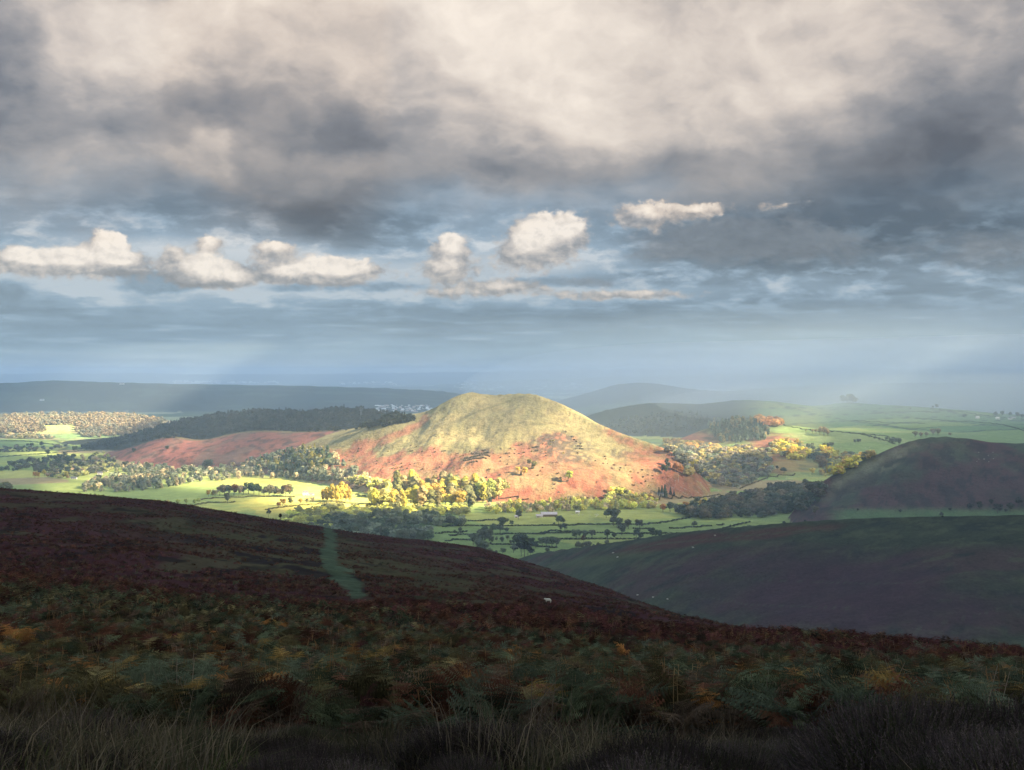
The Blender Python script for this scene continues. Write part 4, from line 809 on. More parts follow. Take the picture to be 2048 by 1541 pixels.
# ------------------------------------------------------------------ sheep (one continuous body grown over a skeleton)
def sheep_mesh():
    jt = {'rump': ((-.48, 0, .62), .20), 'mid': ((-.1, 0, .66), .25), 'chest': ((.3, 0, .64), .22), 'neck': ((.5, 0, .74), .12), 'head': ((.64, 0, .80), .095), 'nose': ((.80, 0, .70), .05), 'tail': ((-.68, 0, .5), .05),
          'earl': ((.62, .13, .84), .025), 'earr': ((.62, -.13, .84), .025)}
    ed = [('rump', 'mid'), ('mid', 'chest'), ('chest', 'neck'), ('neck', 'head'), ('head', 'nose'), ('rump', 'tail'), ('head', 'earl'), ('head', 'earr')]
    for nm, sx, par in (('f', .3, 'chest'), ('b', -.46, 'rump')):
        for s, t in ((1, 'l'), (-1, 'r')):
            jt[nm + t + 'u'] = ((sx, s * .13, .42), .08); jt[nm + t + 'k'] = ((sx + (.02 if nm == 'f' else -.07), s * .13, .24), .04); jt[nm + t + 'h'] = ((sx + .01, s * .13, .02), .035)
            ed += [(par, nm + t + 'u'), (nm + t + 'u', nm + t + 'k'), (nm + t + 'k', nm + t + 'h')]
    ks = list(jt); me = bpy.data.meshes.new('sheep'); me.from_pydata([jt[k][0] for k in ks], [(ks.index(a), ks.index(b)) for a, b in ed], [])
    o = bpy.data.objects.new('sheep_tmp', me); COL.objects.link(o); sk = o.modifiers.new('s', 'SKIN'); sk.use_smooth_shade = True
    for i, k in enumerate(ks): me.skin_vertices[0].data[i].radius = (jt[k][1],) * 2
    me.skin_vertices[0].data[1].use_root = True
    o.modifiers.new('u', 'SUBSURF').levels = 1
    dg = bpy.context.evaluated_depsgraph_get(); m2 = bpy.data.meshes.new_from_object(o.evaluated_get(dg)); bpy.data.objects.remove(o); return m2
M_wool = plain('wool', (.62, .60, .53), .95, .15, 8)
SHM = sheep_mesh(); SHM.name = 'sheep'; SHM.materials.clear(); SHM.materials.append(M_wool)
def sheep(px, py, label, group=None, ymin=60.0, s=1.0, rot=None):
    x, y, z = [q[0] for q in ground_at(px, py, ymin)]
    o = link('sheep', SHM, loc=(x, y, z), label=label, category='sheep'); o.rotation_euler = (0, 0, random.uniform(-.6, .6) + (math.pi if random.random() < .5 else 0) if rot is None else rot); o.scale = (s, s, s)
    if group: o['group'] = group
sheep(1096, 1207, 'single white sheep grazing on the near dark moor', s=.62, rot=2.9)
for (px, py), w in zip([(1275, 1190), (1306, 1198), (1335, 1203)], ['left', 'middle', 'right']): sheep(px, py, f'{w} one of three white sheep dotted on the spur beyond the moor edge', 'three sheep below the spur', 350, 1.3)
for (px, py), w in zip([(1226, 1108), (1235, 1116)], ['upper', 'lower']): sheep(px, py, f'{w} of two sheep close together at the left end of the spur', 'two sheep on the spur', 350, 1.6)
for (px, py), w in zip([(1386, 1098), (1430, 1075)], ['lower', 'upper']): sheep(px, py, f'{w} of two sheep on the red bracken top of the spur', 'two sheep on the spur bracken', 350, 1.6)
rs = random.Random(3)
for k in range(56):
    a = rs.random(); sheep(1345 + 90 * a + rs.uniform(-6, 6), 962 + 26 * rs.random() + 6 * a, 'white sheep of the flock grazing the sunlit field above the cottage', 'flock of sheep above the cottage', 1500, 1.5)
for k in range(30): sheep(1500 + 90 * rs.random(), 955 + 14 * rs.random(), 'white sheep in the sunlit paddock before the dark wood', 'sheep in the sunlit paddock', 1500, 1.4)
for k in range(45): sheep(1580 + 240 * rs.random(), 866 + 34 * rs.random(), 'white sheep scattered over the pale green fields on the right', 'sheep on the pale green fields', 2500, 1.7)
for k in range(14): sheep(1140 + 70 * rs.random(), 1030 + 4 * rs.random(), 'white sheep in the lit strip right of the barn', 'sheep right of the barn', 1500, 1.5)
for k in range(9): sheep(1950 + 40 * rs.random(), 900 + 30 * rs.random(), 'white sheep high on the dark right hill', 'sheep on the dark right hill', 1500, 1.2)
# ------------------------------------------------------------------ moor plants close by
def frond(r, L, detail, lean, yaw):
    """one arching bracken frond: triangles (n,3,3), tone"""
    ns = 26; s = np.linspace(0, 1, ns); ang = R(lean) + (s ** 1.6) * R(r.uniform(70, 115))
    ds = L / (ns - 1); x = np.r_[0, np.cumsum(np.sin(ang[:-1]) * ds)]; z = np.r_[0, np.cumsum(np.cos(ang[:-1]) * ds)]
    tw = r.uniform(-.3, .3); y = s ** 2 * tw * L * .5
    Pc = np.stack([x, y, z], 1); tang = np.gradient(Pc, axis=0); tang /= np.linalg.norm(tang, axis=1)[:, None]
    side = np.cross(tang, [0, .0, 1.0]); side = np.where(np.linalg.norm(side, axis=1)[:, None] < .05, [0, -1.0, 0], side); side /= np.linalg.norm(side, axis=1)[:, None]
    nrm = np.cross(side, tang)
    T = []; tone = []
    w = .006 * L
    for i in range(ns - 1):                    # stalk
        a, b = Pc[i], Pc[i + 1]; sd = side[i] * w * (1.3 - s[i]); T += [(a - sd, a + sd, b + sd), (a - sd, b + sd, b - sd)]; tone += [1.35, 1.35]
    npn = 13 if detail else 8
    for k in range(npn):
        q = .34 + .64 * k / (npn - 1); i = min(ns - 2, int(q * (ns - 1))); f = q * (ns - 1) - i; c = Pc[i] * (1 - f) + Pc[i + 1] * f
        ln = L * (.40 * (1 - (q - .34) / .66) ** .85 + .025) * r.uniform(.8, 1.1)
        for sg in (-1, 1):
            d = side[i] * sg + tang[i] * r.uniform(.25, .5) + np.array([0, 0, r.uniform(-.35, .1)]); d /= np.linalg.norm(d)
            e = np.cross(nrm[i], d); e /= np.linalg.norm(e) + 1e-9; tn = r.uniform(.7, 1.25)
            if detail:
                m = 9
                for j in range(m):
                    t = (j + .4) / m; base = c + d * ln * t + np.array([0, 0, -.12 * ln * t * t]); pl = ln * .26 * (1 - t * .8) * r.uniform(.7, 1.1)
                    for s2 in (-1, 1):
                        tip = base + e * s2 * pl + d * pl * .35 + nrm[i] * r.uniform(-.15, .15) * pl; hw = ln / m * .42
                        T.append((base - d * hw, base + d * hw, tip)); tone.append(tn * r.uniform(.8, 1.2))
            else:
                hw = ln * .13; tip = c + d * ln + np.array([0, 0, -.1 * ln]); mid = c + d * ln * .45
                T.append((c, mid + e * hw, tip)); T.append((c, tip, mid - e * hw)); tone += [tn, tn * .85]
    T = np.array(T); c, s_ = math.cos(yaw), math.sin(yaw); X = T[..., 0] * c - T[..., 1] * s_; Y = T[..., 0] * s_ + T[..., 1] * c
    return np.stack([X, Y, T[..., 2]], -1), np.array(tone)
def tri_obj(name, T, col, mat):
    T = np.asarray(T); me = mesh_np(name, T.reshape(-1, 3), np.arange(len(T) * 3).reshape(-1, 3), col, mat); return bpy.data.objects.new(name, me)
def plant_build(nt):
    at = nt.n('ShaderNodeAttribute', attribute_name='col'); oi = nt.n('ShaderNodeObjectInfo')
    k = S(nt, oi.outputs['Random']) * 1.1 + .45; hv = nt.vm('SCALE', at.outputs['Color']); nt.put(hv.inputs['Scale'], k); return hv.outputs[0]
M_plant = diffuse_mat('moor_plants', plant_build, transl=.3)
def fern_plant(seed, detail, col, big=1.0):
    r = np.random.default_rng(seed); Ts = []; ts = []
    n = int(r.integers(3, 5)) if detail else 3
    for k in range(n):
        T, t = frond(r, big * r.uniform(.75, 1.1), detail, r.uniform(4, 26), r.uniform(0, 6.28)); T = T + r.normal(size=3) * np.array([.1, .1, 0]); Ts.append(T); ts.append(t * r.uniform(.45, 1.5))
    T = np.concatenate(Ts); t = np.concatenate(ts); c = t[:, None] * np.array(col); c = np.repeat(c, 3, 0)
    c = c * (1 + .25 * r.normal(size=(len(c), 1)).clip(-1.5, 1.5)); return T, np.clip(c, .003, .9)
FC = dict(rust=(.11, .05, .032), red=(.085, .034, .034), orange=(.21, .10, .035), green=(.07, .085, .05), teal=(.072, .088, .06), ochre=(.14, .12, .06), brown=(.10, .07, .05), gold=(.27, .18, .06))
protos = bpy.data.collections.new('plant_stock'); PI = {}
def stock(key, T, c):
    o = tri_obj('plant_%03d' % len(PI), T, c, M_plant); protos.objects.link(o); PI[key] = len(PI)
for ci, (cn, cc) in enumerate(FC.items()):
    for v in range(3): stock(('f', cn, v), *fern_plant(ci * 10 + v, True, cc))
    for v in range(2): stock(('l', cn, v), *fern_plant(500 + ci * 10 + v, False, cc))
def blades(seed, n, h, spread, w, bend, cols, up=1.0):
    r = np.random.default_rng(seed); a = r.random(n) * 6.28; rad = spread * r.random(n) ** .6; B = np.stack([np.cos(a) * rad, np.sin(a) * rad, np.zeros(n)], 1)
    H_ = h * (.5 + .6 * r.random(n)); d = np.stack([np.cos(a), np.sin(a), 0 * a], 1) * (bend * r.random(n) * (.4 + rad / spread))[:, None] + r.normal(size=(n, 3)) * np.array([.12, .12, 0]) * bend
    M = B + d * H_[:, None] * .35; M[:, 2] += H_ * .6; Tp = B + d * H_[:, None]; Tp[:, 2] += H_ * (1 - .35 * bend * r.random(n))
    a2 = r.random(n) * 6.28; s = np.stack([np.cos(a2), np.sin(a2), 0 * a2], 1) * w
    T = np.concatenate([np.stack([B - s, B + s, M + s * .8], 1), np.stack([B - s, M + s * .8, M - s * .8], 1), np.stack([M - s * .8, M + s * .8, Tp], 1)])
    cc = np.array(cols)[r.integers(len(cols), size=n)] * (.7 + .6 * r.random((n, 1))); return T, np.repeat(np.concatenate([cc, cc, cc * 1.1]), 3, 0)
def sprigs(seed, n, h, spread, cols):
    r = np.random.default_rng(seed); u = unit(r, n); u[:, 2] = np.abs(u[:, 2]); P = u * np.array([spread, spread, h]) * (.55 + .5 * r.random((n, 1)))
    dd = u * .6 + unit(r, n) * .35; dd[:, 2] += .45; dd /= np.linalg.norm(dd, axis=1)[:, None]; L = (.05 + .09 * r.random(n))[:, None]
    e = np.cross(dd, unit(r, n)); e /= np.linalg.norm(e, axis=1)[:, None]; w = .0022
    T = [np.stack([P - e * w, P + e * w, P + dd * L * 1.0], 1)]; cs = [np.ones(n)]
    for k in range(5):
        q = P + dd * L * (.2 + .18 * k); o = unit(r, n); tip = q + (dd * .6 + o * .7) * .02; g = np.cross(o, dd) * .0035
        T.append(np.stack([q - g, q + g, tip], 1)); cs.append(np.full(n, 1.15))
    cc = np.array(cols)[r.integers(len(cols), size=n)] * (.6 + .8 * r.random((n, 1))); return np.concatenate(T), np.repeat(np.concatenate([cc * k[:, None] for k in cs]), 3, 0)
for v in range(3):
    stock(('grass', v), *blades(60 + v, 170, .26, .30, .0028, 1.1, [(.10, .085, .055), (.07, .062, .04), (.13, .105, .075), (.05, .052, .03)]))
    stock(('tall', v), *blades(70 + v, 30, .55, .2, .0022, .5, [(.12, .095, .075), (.10, .08, .06), (.15, .12, .09)]))
    stock(('heath', v), *sprigs(80 + v, 5200, .32, .5, [(.045, .035, .038), (.06, .048, .05), (.035, .038, .022), (.09, .07, .066)]))
    stock(('gheath', v), *sprigs(90 + v, 4200, .28, .45, [(.035, .045, .022), (.055, .055, .032), (.048, .04, .034)]))
    stock(('turf', v), *blades(95 + v, 160, .13, .3, .004, .6, [(.06, .10, .03), (.08, .11, .035), (.10, .10, .05)]))
    sg = []; rq = random.Random(40 + v)
    for _ in range(5):
        bx, by = rq.uniform(-.3, .3), rq.uniform(-.3, .3); hh = rq.uniform(.45, .85); lx, ly = rq.uniform(-.1, .1), rq.uniform(-.1, .1); sg += [((bx, by, 0), (bx + lx * .4, by + ly * .4, hh * .6), .007, .006), ((bx + lx * .4, by + ly * .4, hh * .6), (bx + lx, by + ly, hh), .006, .003)]
        for _b in range(4): hz = rq.uniform(.55, 1) * hh; a_ = rq.random() * 6.28; sg.append(((bx + lx * .8, by + ly * .8, hz), (bx + lx * .8 + math.cos(a_) * .12, by + ly * .8 + math.sin(a_) * .12, hz - rq.uniform(-.02, .07)), .003, .0015))
    tv_, tf_ = tubes(sg, 3); Tt = np.concatenate([tv_[tf_[:, [0, 1, 2]]], tv_[tf_[:, [0, 2, 3]]]]); stock(('stalk', v), Tt, np.tile(np.array([[.26, .15, .07], [.30, .21, .11], [.24, .19, .15]][v]), (len(Tt) * 3, 1)))
    stock(('tuft', v), *blades(98 + v, 40, .55, .45, .02, .7, [(.10, .05, .04), (.07, .05, .035), (.12, .08, .05)]))
def scatter_pts(n, r0, r1, dens, seed):
    r = np.random.default_rng(seed); out = []
    rr = np.linspace(r0, r1, 600); p = rr * dens(rr); cdf = np.cumsum(p); cdf /= cdf[-1]
    q = np.interp(r.random(n), cdf, rr); a = np.radians(r.uniform(-28.8, 28.8, n)); return np.sin(a) * q, np.cos(a) * q, q, r
def build_scatter(name, X, Y, idx, sc_, rz, r, label, cat, tilt=.12):
    n = len(X); Zp = H(X, Y) - .02
    me = bpy.data.meshes.new(name); me.vertices.add(n); me.vertices.foreach_set('co', np.stack([X, Y, Zp], 1).astype(np.float32).ravel())
    a = me.attributes.new('idx', 'INT', 'POINT'); a.data.foreach_set('value', idx.astype(np.int32))
    a = me.attributes.new('scl', 'FLOAT', 'POINT'); a.data.foreach_set('value', sc_.astype(np.float32))
    a = me.attributes.new('rot', 'FLOAT_VECTOR', 'POINT'); rot = np.stack([r.normal(size=n) * tilt, r.normal(size=n) * tilt, rz], 1); a.data.foreach_set('vector', rot.astype(np.float32).ravel())
    me.materials.append(M_plant)
    o = link(name, me, label=label, category=cat, kind='stuff')
    g = bpy.data.node_groups.new(name, 'GeometryNodeTree'); g.interface.new_socket('Geometry', in_out='INPUT', socket_type='NodeSocketGeometry'); g.interface.new_socket('Geometry', in_out='OUTPUT', socket_type='NodeSocketGeometry')
    N = g.nodes.new; gi = N('NodeGroupInput'); go = N('NodeGroupOutput'); ip = N('GeometryNodeInstanceOnPoints'); ci = N('GeometryNodeCollectionInfo')
    ci.inputs['Collection'].default_value = protos; ci.inputs['Separate Children'].default_value = True; ci.inputs['Reset Children'].default_value = True
    def na(nm, t):
        q = N('GeometryNodeInputNamedAttribute'); q.data_type = t; q.inputs['Name'].default_value = nm; return next(s for s in q.outputs if s.enabled and s.name == 'Attribute')
    ip.inputs['Pick Instance'].default_value = True
    g.links.new(gi.outputs[0], ip.inputs['Points']); g.links.new(ci.outputs[0], ip.inputs['Instance']); g.links.new(na('idx', 'INT'), ip.inputs['Instance Index'])
    er = N('FunctionNodeEulerToRotation'); g.links.new(na('rot', 'FLOAT_VECTOR'), er.inputs[0]); g.links.new(er.outputs[0], ip.inputs['Rotation']); g.links.new(na('scl', 'FLOAT'), ip.inputs['Scale'])
    g.links.new(ip.outputs[0], go.inputs[0]); md = o.modifiers.new('scatter', 'NODES'); md.node_group = g; return o
def pick(r, n, names, probs, pre, nv):
    c = r.choice(len(names), n, p=np.array(probs) / sum(probs)); v = r.integers(nv, size=n); return np.array([PI[pre, names[a], b] for a, b in zip(c, v)])
# bracken: heath boundary in the picture's lower third, ferns beyond
X, Y, q, r = scatter_pts(28500, 10.5, 100, lambda x: 1 / (1 + (x / 55) ** 2), 11)
Z1 = H(X, Y); px, py = proj(X, Y, Z1); nz = fbm(X / 3.2, Y / 3.2, 3); nz2 = fbm(X / 9, Y / 9, 3)
edge = np.interp(px, [-100, 200, 400, 700, 1000, 1300, 1700, 2150], [1450, 1460, 1470, 1490, 1505, 1510, 1505, 1500]) + (nz - .5) * 50
keep = (py < edge) & (nz > .18)
pathd = segdist(px, py, pathp); keep &= (pathd > 14)
keep &= ~((np.abs(px - 900) < 150) & (np.abs(py - 1262) < 14) & (r.random(len(px)) < .75))
X, Y, q, px, py, nz, nz2 = [v[keep] for v in (X, Y, q, px, py, nz, nz2)]; n = len(X)
names = list(FC); P = np.zeros((n, len(names)))
def addp(cn, w): P[:, names.index(cn)] += w
topline = np.interp(px, [-100, 500, 1000, 1300, 1600, 2150], [1130, 1165, 1235, 1255, 1290, 1320]); dpt = (py - topline)
addp('red', 1.6 * sstep(70, 0, dpt) + .12 * (nz2 > .55)); addp('rust', .6 * sstep(110, 20, dpt) + .25 + .9 * (nz2 > .6)); addp('green', .9 * sstep(20, 60, dpt)); addp('teal', .8 * sstep(30, 80, dpt) * (nz < .52) + .15 * sstep(1200, 1700, px))
addp('ochre', .5 * sstep(30, 90, dpt) + .3 * (nz > .6)); addp('brown', .6); addp('orange', .10 * sstep(60, 140, dpt) + .25 * (nz > .72) * sstep(1500, 1900, px)); addp('gold', .04 * sstep(60, 140, dpt))
P += 1e-6; P /= P.sum(1)[:, None]; cum = np.cumsum(P, 1); c = (r.random((n, 1)) > cum).sum(1).clip(0, len(names) - 1)
idx = np.array([PI['f' if qq < 62 else 'l', names[a], int(b) % (3 if qq < 62 else 2)] for a, b, qq in zip(c, r.integers(6, size=n), q)])
st = (r.random(n) < .17) & (q < 70); idx[st] = np.array([PI['stalk', int(v)] for v in r.integers(3, size=st.sum())])
build_scatter('bracken', X, Y, idx, r.uniform(.6, 1.15, n) * (1 + .25 * (nz2 - .5)), r.random(n) * 6.28, r, 'dense waist high bracken turning from green to rust across the near slope', 'bracken', .2)
# far bracken and tufts breaking up the moor beyond
X, Y, q, r = scatter_pts(65000, 95, 560, lambda x: (1 / x) ** 1.15, 12)
px, py = proj(X, Y, H(X, Y)); nz = fbm(X / 9, Y / 22 + 3, 5)
keep = (HIDat(X, Y) == 99) & (segdist(px, py, pathp) > np.interp(py, [1060, 1100, 1170], [10, 18, 20])) & ((nz < .53) | (r.random(len(px)) < .12))
X, Y, q, px, py, nz = [v[keep] for v in (X, Y, q, px, py, nz)]; n = len(X)
idx = pick(r, n, ['red', 'rust', 'brown', 'green'], [.5, .22, .25, .03], 'l', 2); tf = r.random(n) < .35; idx[tf] = np.array([PI['tuft', int(v)] for v in r.integers(3, size=tf.sum())])
build_scatter('bracken', X, Y, idx, r.uniform(.5, 1.0, n) * np.interp(q, [100, 200, 560], [.8, .75, .9]), r.random(n) * 6.28, r, 'dark red brown bracken covering the far shoulder of the moor', 'bracken', .2)
# heather and grasses at the very front
X, Y, q, r = scatter_pts(1650, 4.0, 19, lambda x: 1 + 0 * x, 13); Z1 = H(X, Y); px, py = proj(X, Y, Z1); nz = fbm(X / 1.7, Y / 1.7, 3)
edge = np.interp(px, [-100, 200, 400, 700, 1000, 1300, 1700, 2150], [1400, 1405, 1450, 1475, 1485, 1490, 1475, 1470]); keep = (py > edge) & ((nz > .47) | ((px > 560) & (nz > .36))) & ~((px < 520) & (py > 1475) & (py < 1700) & (nz < .62)); X, Y, q, px, py, nz = [v[keep] for v in (X, Y, q, px, py, nz)]; n = len(X)
g = (r.random(n) < .3); idx = np.where(g, np.array([PI['gheath', int(v)] for v in r.integers(3, size=n)]), np.array([PI['heath', int(v)] for v in r.integers(3, size=n)]))
build_scatter('heather', X, Y, idx, r.uniform(.5, .85, n) * (.7 + 1.0 * (fbm(X / 1.4 + 3, Y / 1.4, 2) - .35).clip(0, .5)), r.random(n) * 6.28, r, 'dark purple brown heather clumps along the bottom of the picture', 'heather', .1)
X, Y, q, r = scatter_pts(9800, 3.5, 30, lambda x: 1 / (1 + (x / 14) ** 2), 14); px, py = proj(X, Y, H(X, Y)); nz = fbm(X / 1.3 + 7, Y / 1.3, 3); keep = (nz > .38) & ((py > 1400) | (r.random(len(px)) < .3)) & ((px < 620) & (py > 1460) | (nz > .60) | (r.random(len(px)) < .12)); X, Y, q, px, py, nz = [v[keep] for v in (X, Y, q, px, py, nz)]; n = len(X)
t = r.random(n); idx = np.array([PI[('tall' if a < .10 else 'grass' if (a < .7) else 'turf'), int(v)] for a, v in zip(t, r.integers(3, size=n))])
build_scatter('grass', X, Y, idx, r.uniform(.6, 1.15, n), r.random(n) * 6.28, r, 'dry moor grass and rushes among the heather and fern stems', 'grass', .12)
# pale grass patch in the bracken
X, Y, q, r = scatter_pts(40000, 40, 90, lambda x: 1 / x, 15); px, py = proj(X, Y, H(X, Y)); keep = (np.abs(px - 900) < 150) & (np.abs(py - 1264 - (px - 900) * .05) < (14 + 7 * np.sin(px / 23)) * (1 - (np.abs(px - 900) / 150) ** 2)) & (r.random(len(px)) < .6); X, Y, q = [v[keep] for v in (X, Y, q)]; n = len(X)
build_scatter('grass', X, Y, np.array([PI['tall', int(v)] for v in r.integers(3, size=n)]), r.uniform(.7, 1.0, n), r.random(n) * 6.28, r, 'pale dead grass patch in the middle of the bracken slope', 'grass', .1)
# single fronds that stand out from the mass
M_stemo = plain('fern_stalk', (.26, .13, .04), .9, .2, 20)
for k, (px, py, h, cn, lb) in enumerate([(482, 1400, 90, 'orange', 'bright orange fern standing up left of centre'), (622, 1410, 85, 'rust', 'rust fern on a tall orange stalk right of the bright orange fern'), (248, 1380, 70, 'rust', 'red brown fern with tall stalk on the left'),
        (32, 1310, 70, 'orange', 'orange fern at the left edge above the heather'), (205, 1230, 40, 'ochre', 'pale ochre fern high on the left of the slope'), (1100, 1420, 75, 'gold', 'golden fern with a thin pale stalk near centre'),
        (1135, 1425, 80, 'orange', 'deep orange fern clump just right of the golden fern'), (1202, 1440, 95, 'ochre', 'yellow green fern spreading like a fan'), (1560, 1460, 70, 'orange', 'orange brown fern clump right of centre near the heather'),
        (1460, 1450, 75, 'gold', 'yellow fern with pale stalk left of the orange brown clump'), (1975, 1450, 65, 'gold', 'golden fern near the right edge'), (742, 1330, 45, 'ochre', 'ochre fern below the pale dead grass'), (1920, 1400, 70, 'ochre', 'ochre fern with long thin stalk on the right'), (1560, 1370, 55, 'gold', 'yellow fern mid slope right of centre')]):
    x, y, z = [q[0] for q in ground_at(px, py, 5)]; s = h * y / F / .8
    root = link('bracken_fern', None, loc=(x, y, z - .03), label=lb, category='fern', group='fern plants standing out from the bracken'); root.rotation_euler = (0, 0, k * 1.3); root.scale = (s, s, s)
    r = np.random.default_rng(700 + k)
    for j in range(3):
        T, t = frond(r, r.uniform(.85, 1.1), True, r.uniform(3, 20), r.uniform(0, 6.28)); T = T[50:]; t = t[50:]
        o = tri_obj('frond', T, np.clip(np.repeat(t[:, None] * np.array(FC[cn]) * 1.5, 3, 0), .01, .9), M_plant); COL.objects.link(o); o.parent = root
    V, Fq = tubes([((0, 0, 0), (.02, .01, .35), .012, .009), ((.02, .01, .35), (.0, .03, .7), .009, .005)], 6); link('stem', pymesh('stem', V, Fq, M_stemo), root)
# ------------------------------------------------------------------ sun, clouds, air
SUN_AZ, SUN_EL = 110.0, 26.0
SV = np.array([math.sin(R(SUN_AZ)) * math.cos(R(SUN_EL)), math.cos(R(SUN_AZ)) * math.cos(R(SUN_EL)), math.sin(R(SUN_EL))])
EXPO = 2.8; EX = 2 ** EXPO
sc.view_settings.view_transform = 'Standard'; sc.view_settings.look = 'None'; sc.view_settings.gamma = 1; sc.view_settings.exposure = EXPO; sc.view_settings.use_curve_mapping = False
sl = bpy.data.lights.new('sun', 'SUN'); sl.energy = 5.0; sl.angle = R(.6); sl.color = (1, .83, .54); so = bpy.data.objects.new('sun', sl); COL.objects.link(so)
so.rotation_euler = Vector(SV).to_track_quat('Z', 'Y').to_euler(); so.location = (2000, -1000, 2000)
# cloud deck overhead: unseen layer added to shade the land, thinned where sun is wanted
def ell(px, py, cx, cy, sx, sy, rot=0, soft=.45):
    a = R(rot); dx = px - cx; dy = py - cy; u = (dx * math.cos(a) + dy * math.sin(a)) / sx; v = (-dx * math.sin(a) + dy * math.cos(a)) / sy
    return sstep(1 + soft, 1 - soft, np.sqrt(u * u + v * v))
LIT = [ # px, py, sx, sy, rot, value
 (1050, 880, 230, 95, 0, .95), (1230, 930, 150, 60, 20, 1), (1090, 830, 90, 40, 0, .9), (760, 905, 140, 30, -28, .95), (880, 940, 240, 40, 0, 1), (1000, 985, 420, 42, 0, 1), (740, 1008, 260, 36, 0, 1), (550, 988, 170, 26, 0, .9), (640, 915, 70, 22, 0, .6), (610, 948, 130, 22, 0, .6),
 (150, 848, 230, 30, 0, 1), (60, 887, 110, 7, 0, .35), (20, 906, 80, 5, 0, .8), (95, 957, 42, 4, 0, .8), (120, 943, 110, 14, 0, .3), (215, 925, 60, 14, 0, .6), (280, 893, 70, 7, -20, 1), (14, 975, 20, 10, 0, .9), (300, 955, 120, 22, 0, .45), (480, 895, 210, 34, 0, .2), (440, 962, 130, 14, 0, .4),
 (1440, 930, 130, 45, 0, .72), (1380, 893, 80, 8, 6, .9), (1380, 877, 70, 10, 0, .7), (1480, 855, 80, 30, 0, .9), (1545, 840, 40, 16, 0, 1), (1640, 880, 130, 34, 8, .95), (1680, 925, 110, 32, 0, 1), (1560, 955, 100, 18, 0, 1), (1590, 905, 80, 40, 0, .8), (1390, 975, 110, 24, 0, .85), (1330, 995, 90, 18, 0, .9), (1400, 1012, 60, 14, 0, .6),
 (1850, 850, 260, 30, 0, .12), (800, 818, 80, 9, 0, 1), (1030, 772, 260, 6, 0, .35), (450, 767, 130, 3, 0, .5), (1050, 1032, 220, 8, 0, .7)]
DARKS = [(870, 818, 115, 42, -15, .72), (820, 868, 120, 20, -32, .7), (1190, 885, 70, 24, 20, .7), (780, 930, 70, 14, -20, .5), (960, 852, 80, 9, -28, .25), (700, 880, 40, 14, -25, .4), (1100, 912, 60, 26, 10, .35), (860, 905, 40, 10, 0, .35), (1490, 960, 60, 20, 0, .25)]
def litmask(px, py):
    L = np.full(px.shape, .015)
    for a, b, c_, d_, r_, v in LIT: L = np.maximum(L, v * ell(px, py, a, b, c_, d_, r_))
    for a, b, c_, d_, r_, v in DARKS: L *= 1 - v * ell(px, py, a, b, c_, d_, r_)
    L = np.where(py > 1052, .015, L); L = np.where((px > 1650) & (py > 930), .015, L); return L
HD = 2300.0
def deck_at(X, Y):
    """share of sunlight the cloud lets through"""
    z = np.linspace(0, -262, 44)[None, :]; t = (HD - z) / SV[2]; gx = X[:, None] - SV[0] * t; gy = Y[:, None] - SV[1] * t
    rr = np.hypot(gx, gy); hz = H(gx, gy); hit = hz > z; k = np.argmax(hit, 1); k = np.where(hit.any(1), k, 43); i = np.arange(len(X))
    x, y, zz_ = gx[i, k], gy[i, k], z[0][k]
    px, py = proj(x, y, zz_); L = litmask(px, py); out = (y < 400) | (np.abs(px - CX) > 1250); L = np.where(out, .015, L)
    # far ground is kept out of the sun by closing the deck
    L = np.where((y > 3650) & (px > 400) & (px < 1310), .02, L); L = np.where((y > 5650) & (y < 7400), .02, L); L = np.where((y > 4600) & (px > 1310), np.minimum(L, .12), L); L = np.where((y > 12000), .03, L); return L
CS = 32.0
xs = np.arange(-4200, 12600, CS); ys = np.arange(-5600, 6750, CS); DX, DY = np.meshgrid(xs, ys, indexing='ij'); T = np.zeros(DX.size); fx, fy = DX.ravel(), DY.ravel()
for a in range(0, DX.size, 20000): T[a:a + 20000] = deck_at(fx[a:a + 20000], fy[a:a + 20000])
T = T.reshape(DX.shape); T = np.clip(T * (1 + .35 * (fbm(DX / 70, DY / 70, 3) - .5)) , 0.01, 1)
edge = np.minimum.reduce([DX - xs[0], xs[-1] - DX, DY - ys[0], ys[-1] - DY]) / 900 + (fbm(DX / 500, DY / 500, 4) - .5) * 1.2
rr = np.hypot(DX, DY); az = np.abs(np.degrees(np.arctan2(DX, DY)))
lump_ = fbm(DX / 300, DY / 300, 4) - .5
inside = (edge > .15) & ((DX > 1500 + 900 * (fbm(DX / 700, DY / 700, 3) - .5)) | ((DY < 1500) & (DX > -2600))) & ~((az < 31 + 4 * lump_) & (rr > 6300 + 500 * (fbm(DX / 400, DY / 400, 3) - .5)))  # patch over the viewpoint added to darken the moor
lump = fbm(DX / 420, DY / 420, 4)
ZB = HD - 60 - 90 * lump * np.clip(1 - T, 0, 1) ** 1; ZT = HD + 40 + 240 * lump * np.clip(1 - T, 0.1, 1)
n1, n2 = DX.shape; vid = np.arange(n1 * n2).reshape(n1, n2); cell = inside[:-1, :-1] & inside[1:, :-1] & inside[:-1, 1:] & inside[1:, 1:]
a, b, c, d = vid[:-1, :-1][cell], vid[1:, :-1][cell], vid[1:, 1:][cell], vid[:-1, 1:][cell]; N0 = n1 * n2
qt = np.stack([a, b, c, d], 1) + N0; qb = np.stack([d, c, b, a], 1); sides = []
cp = np.pad(cell, 1)
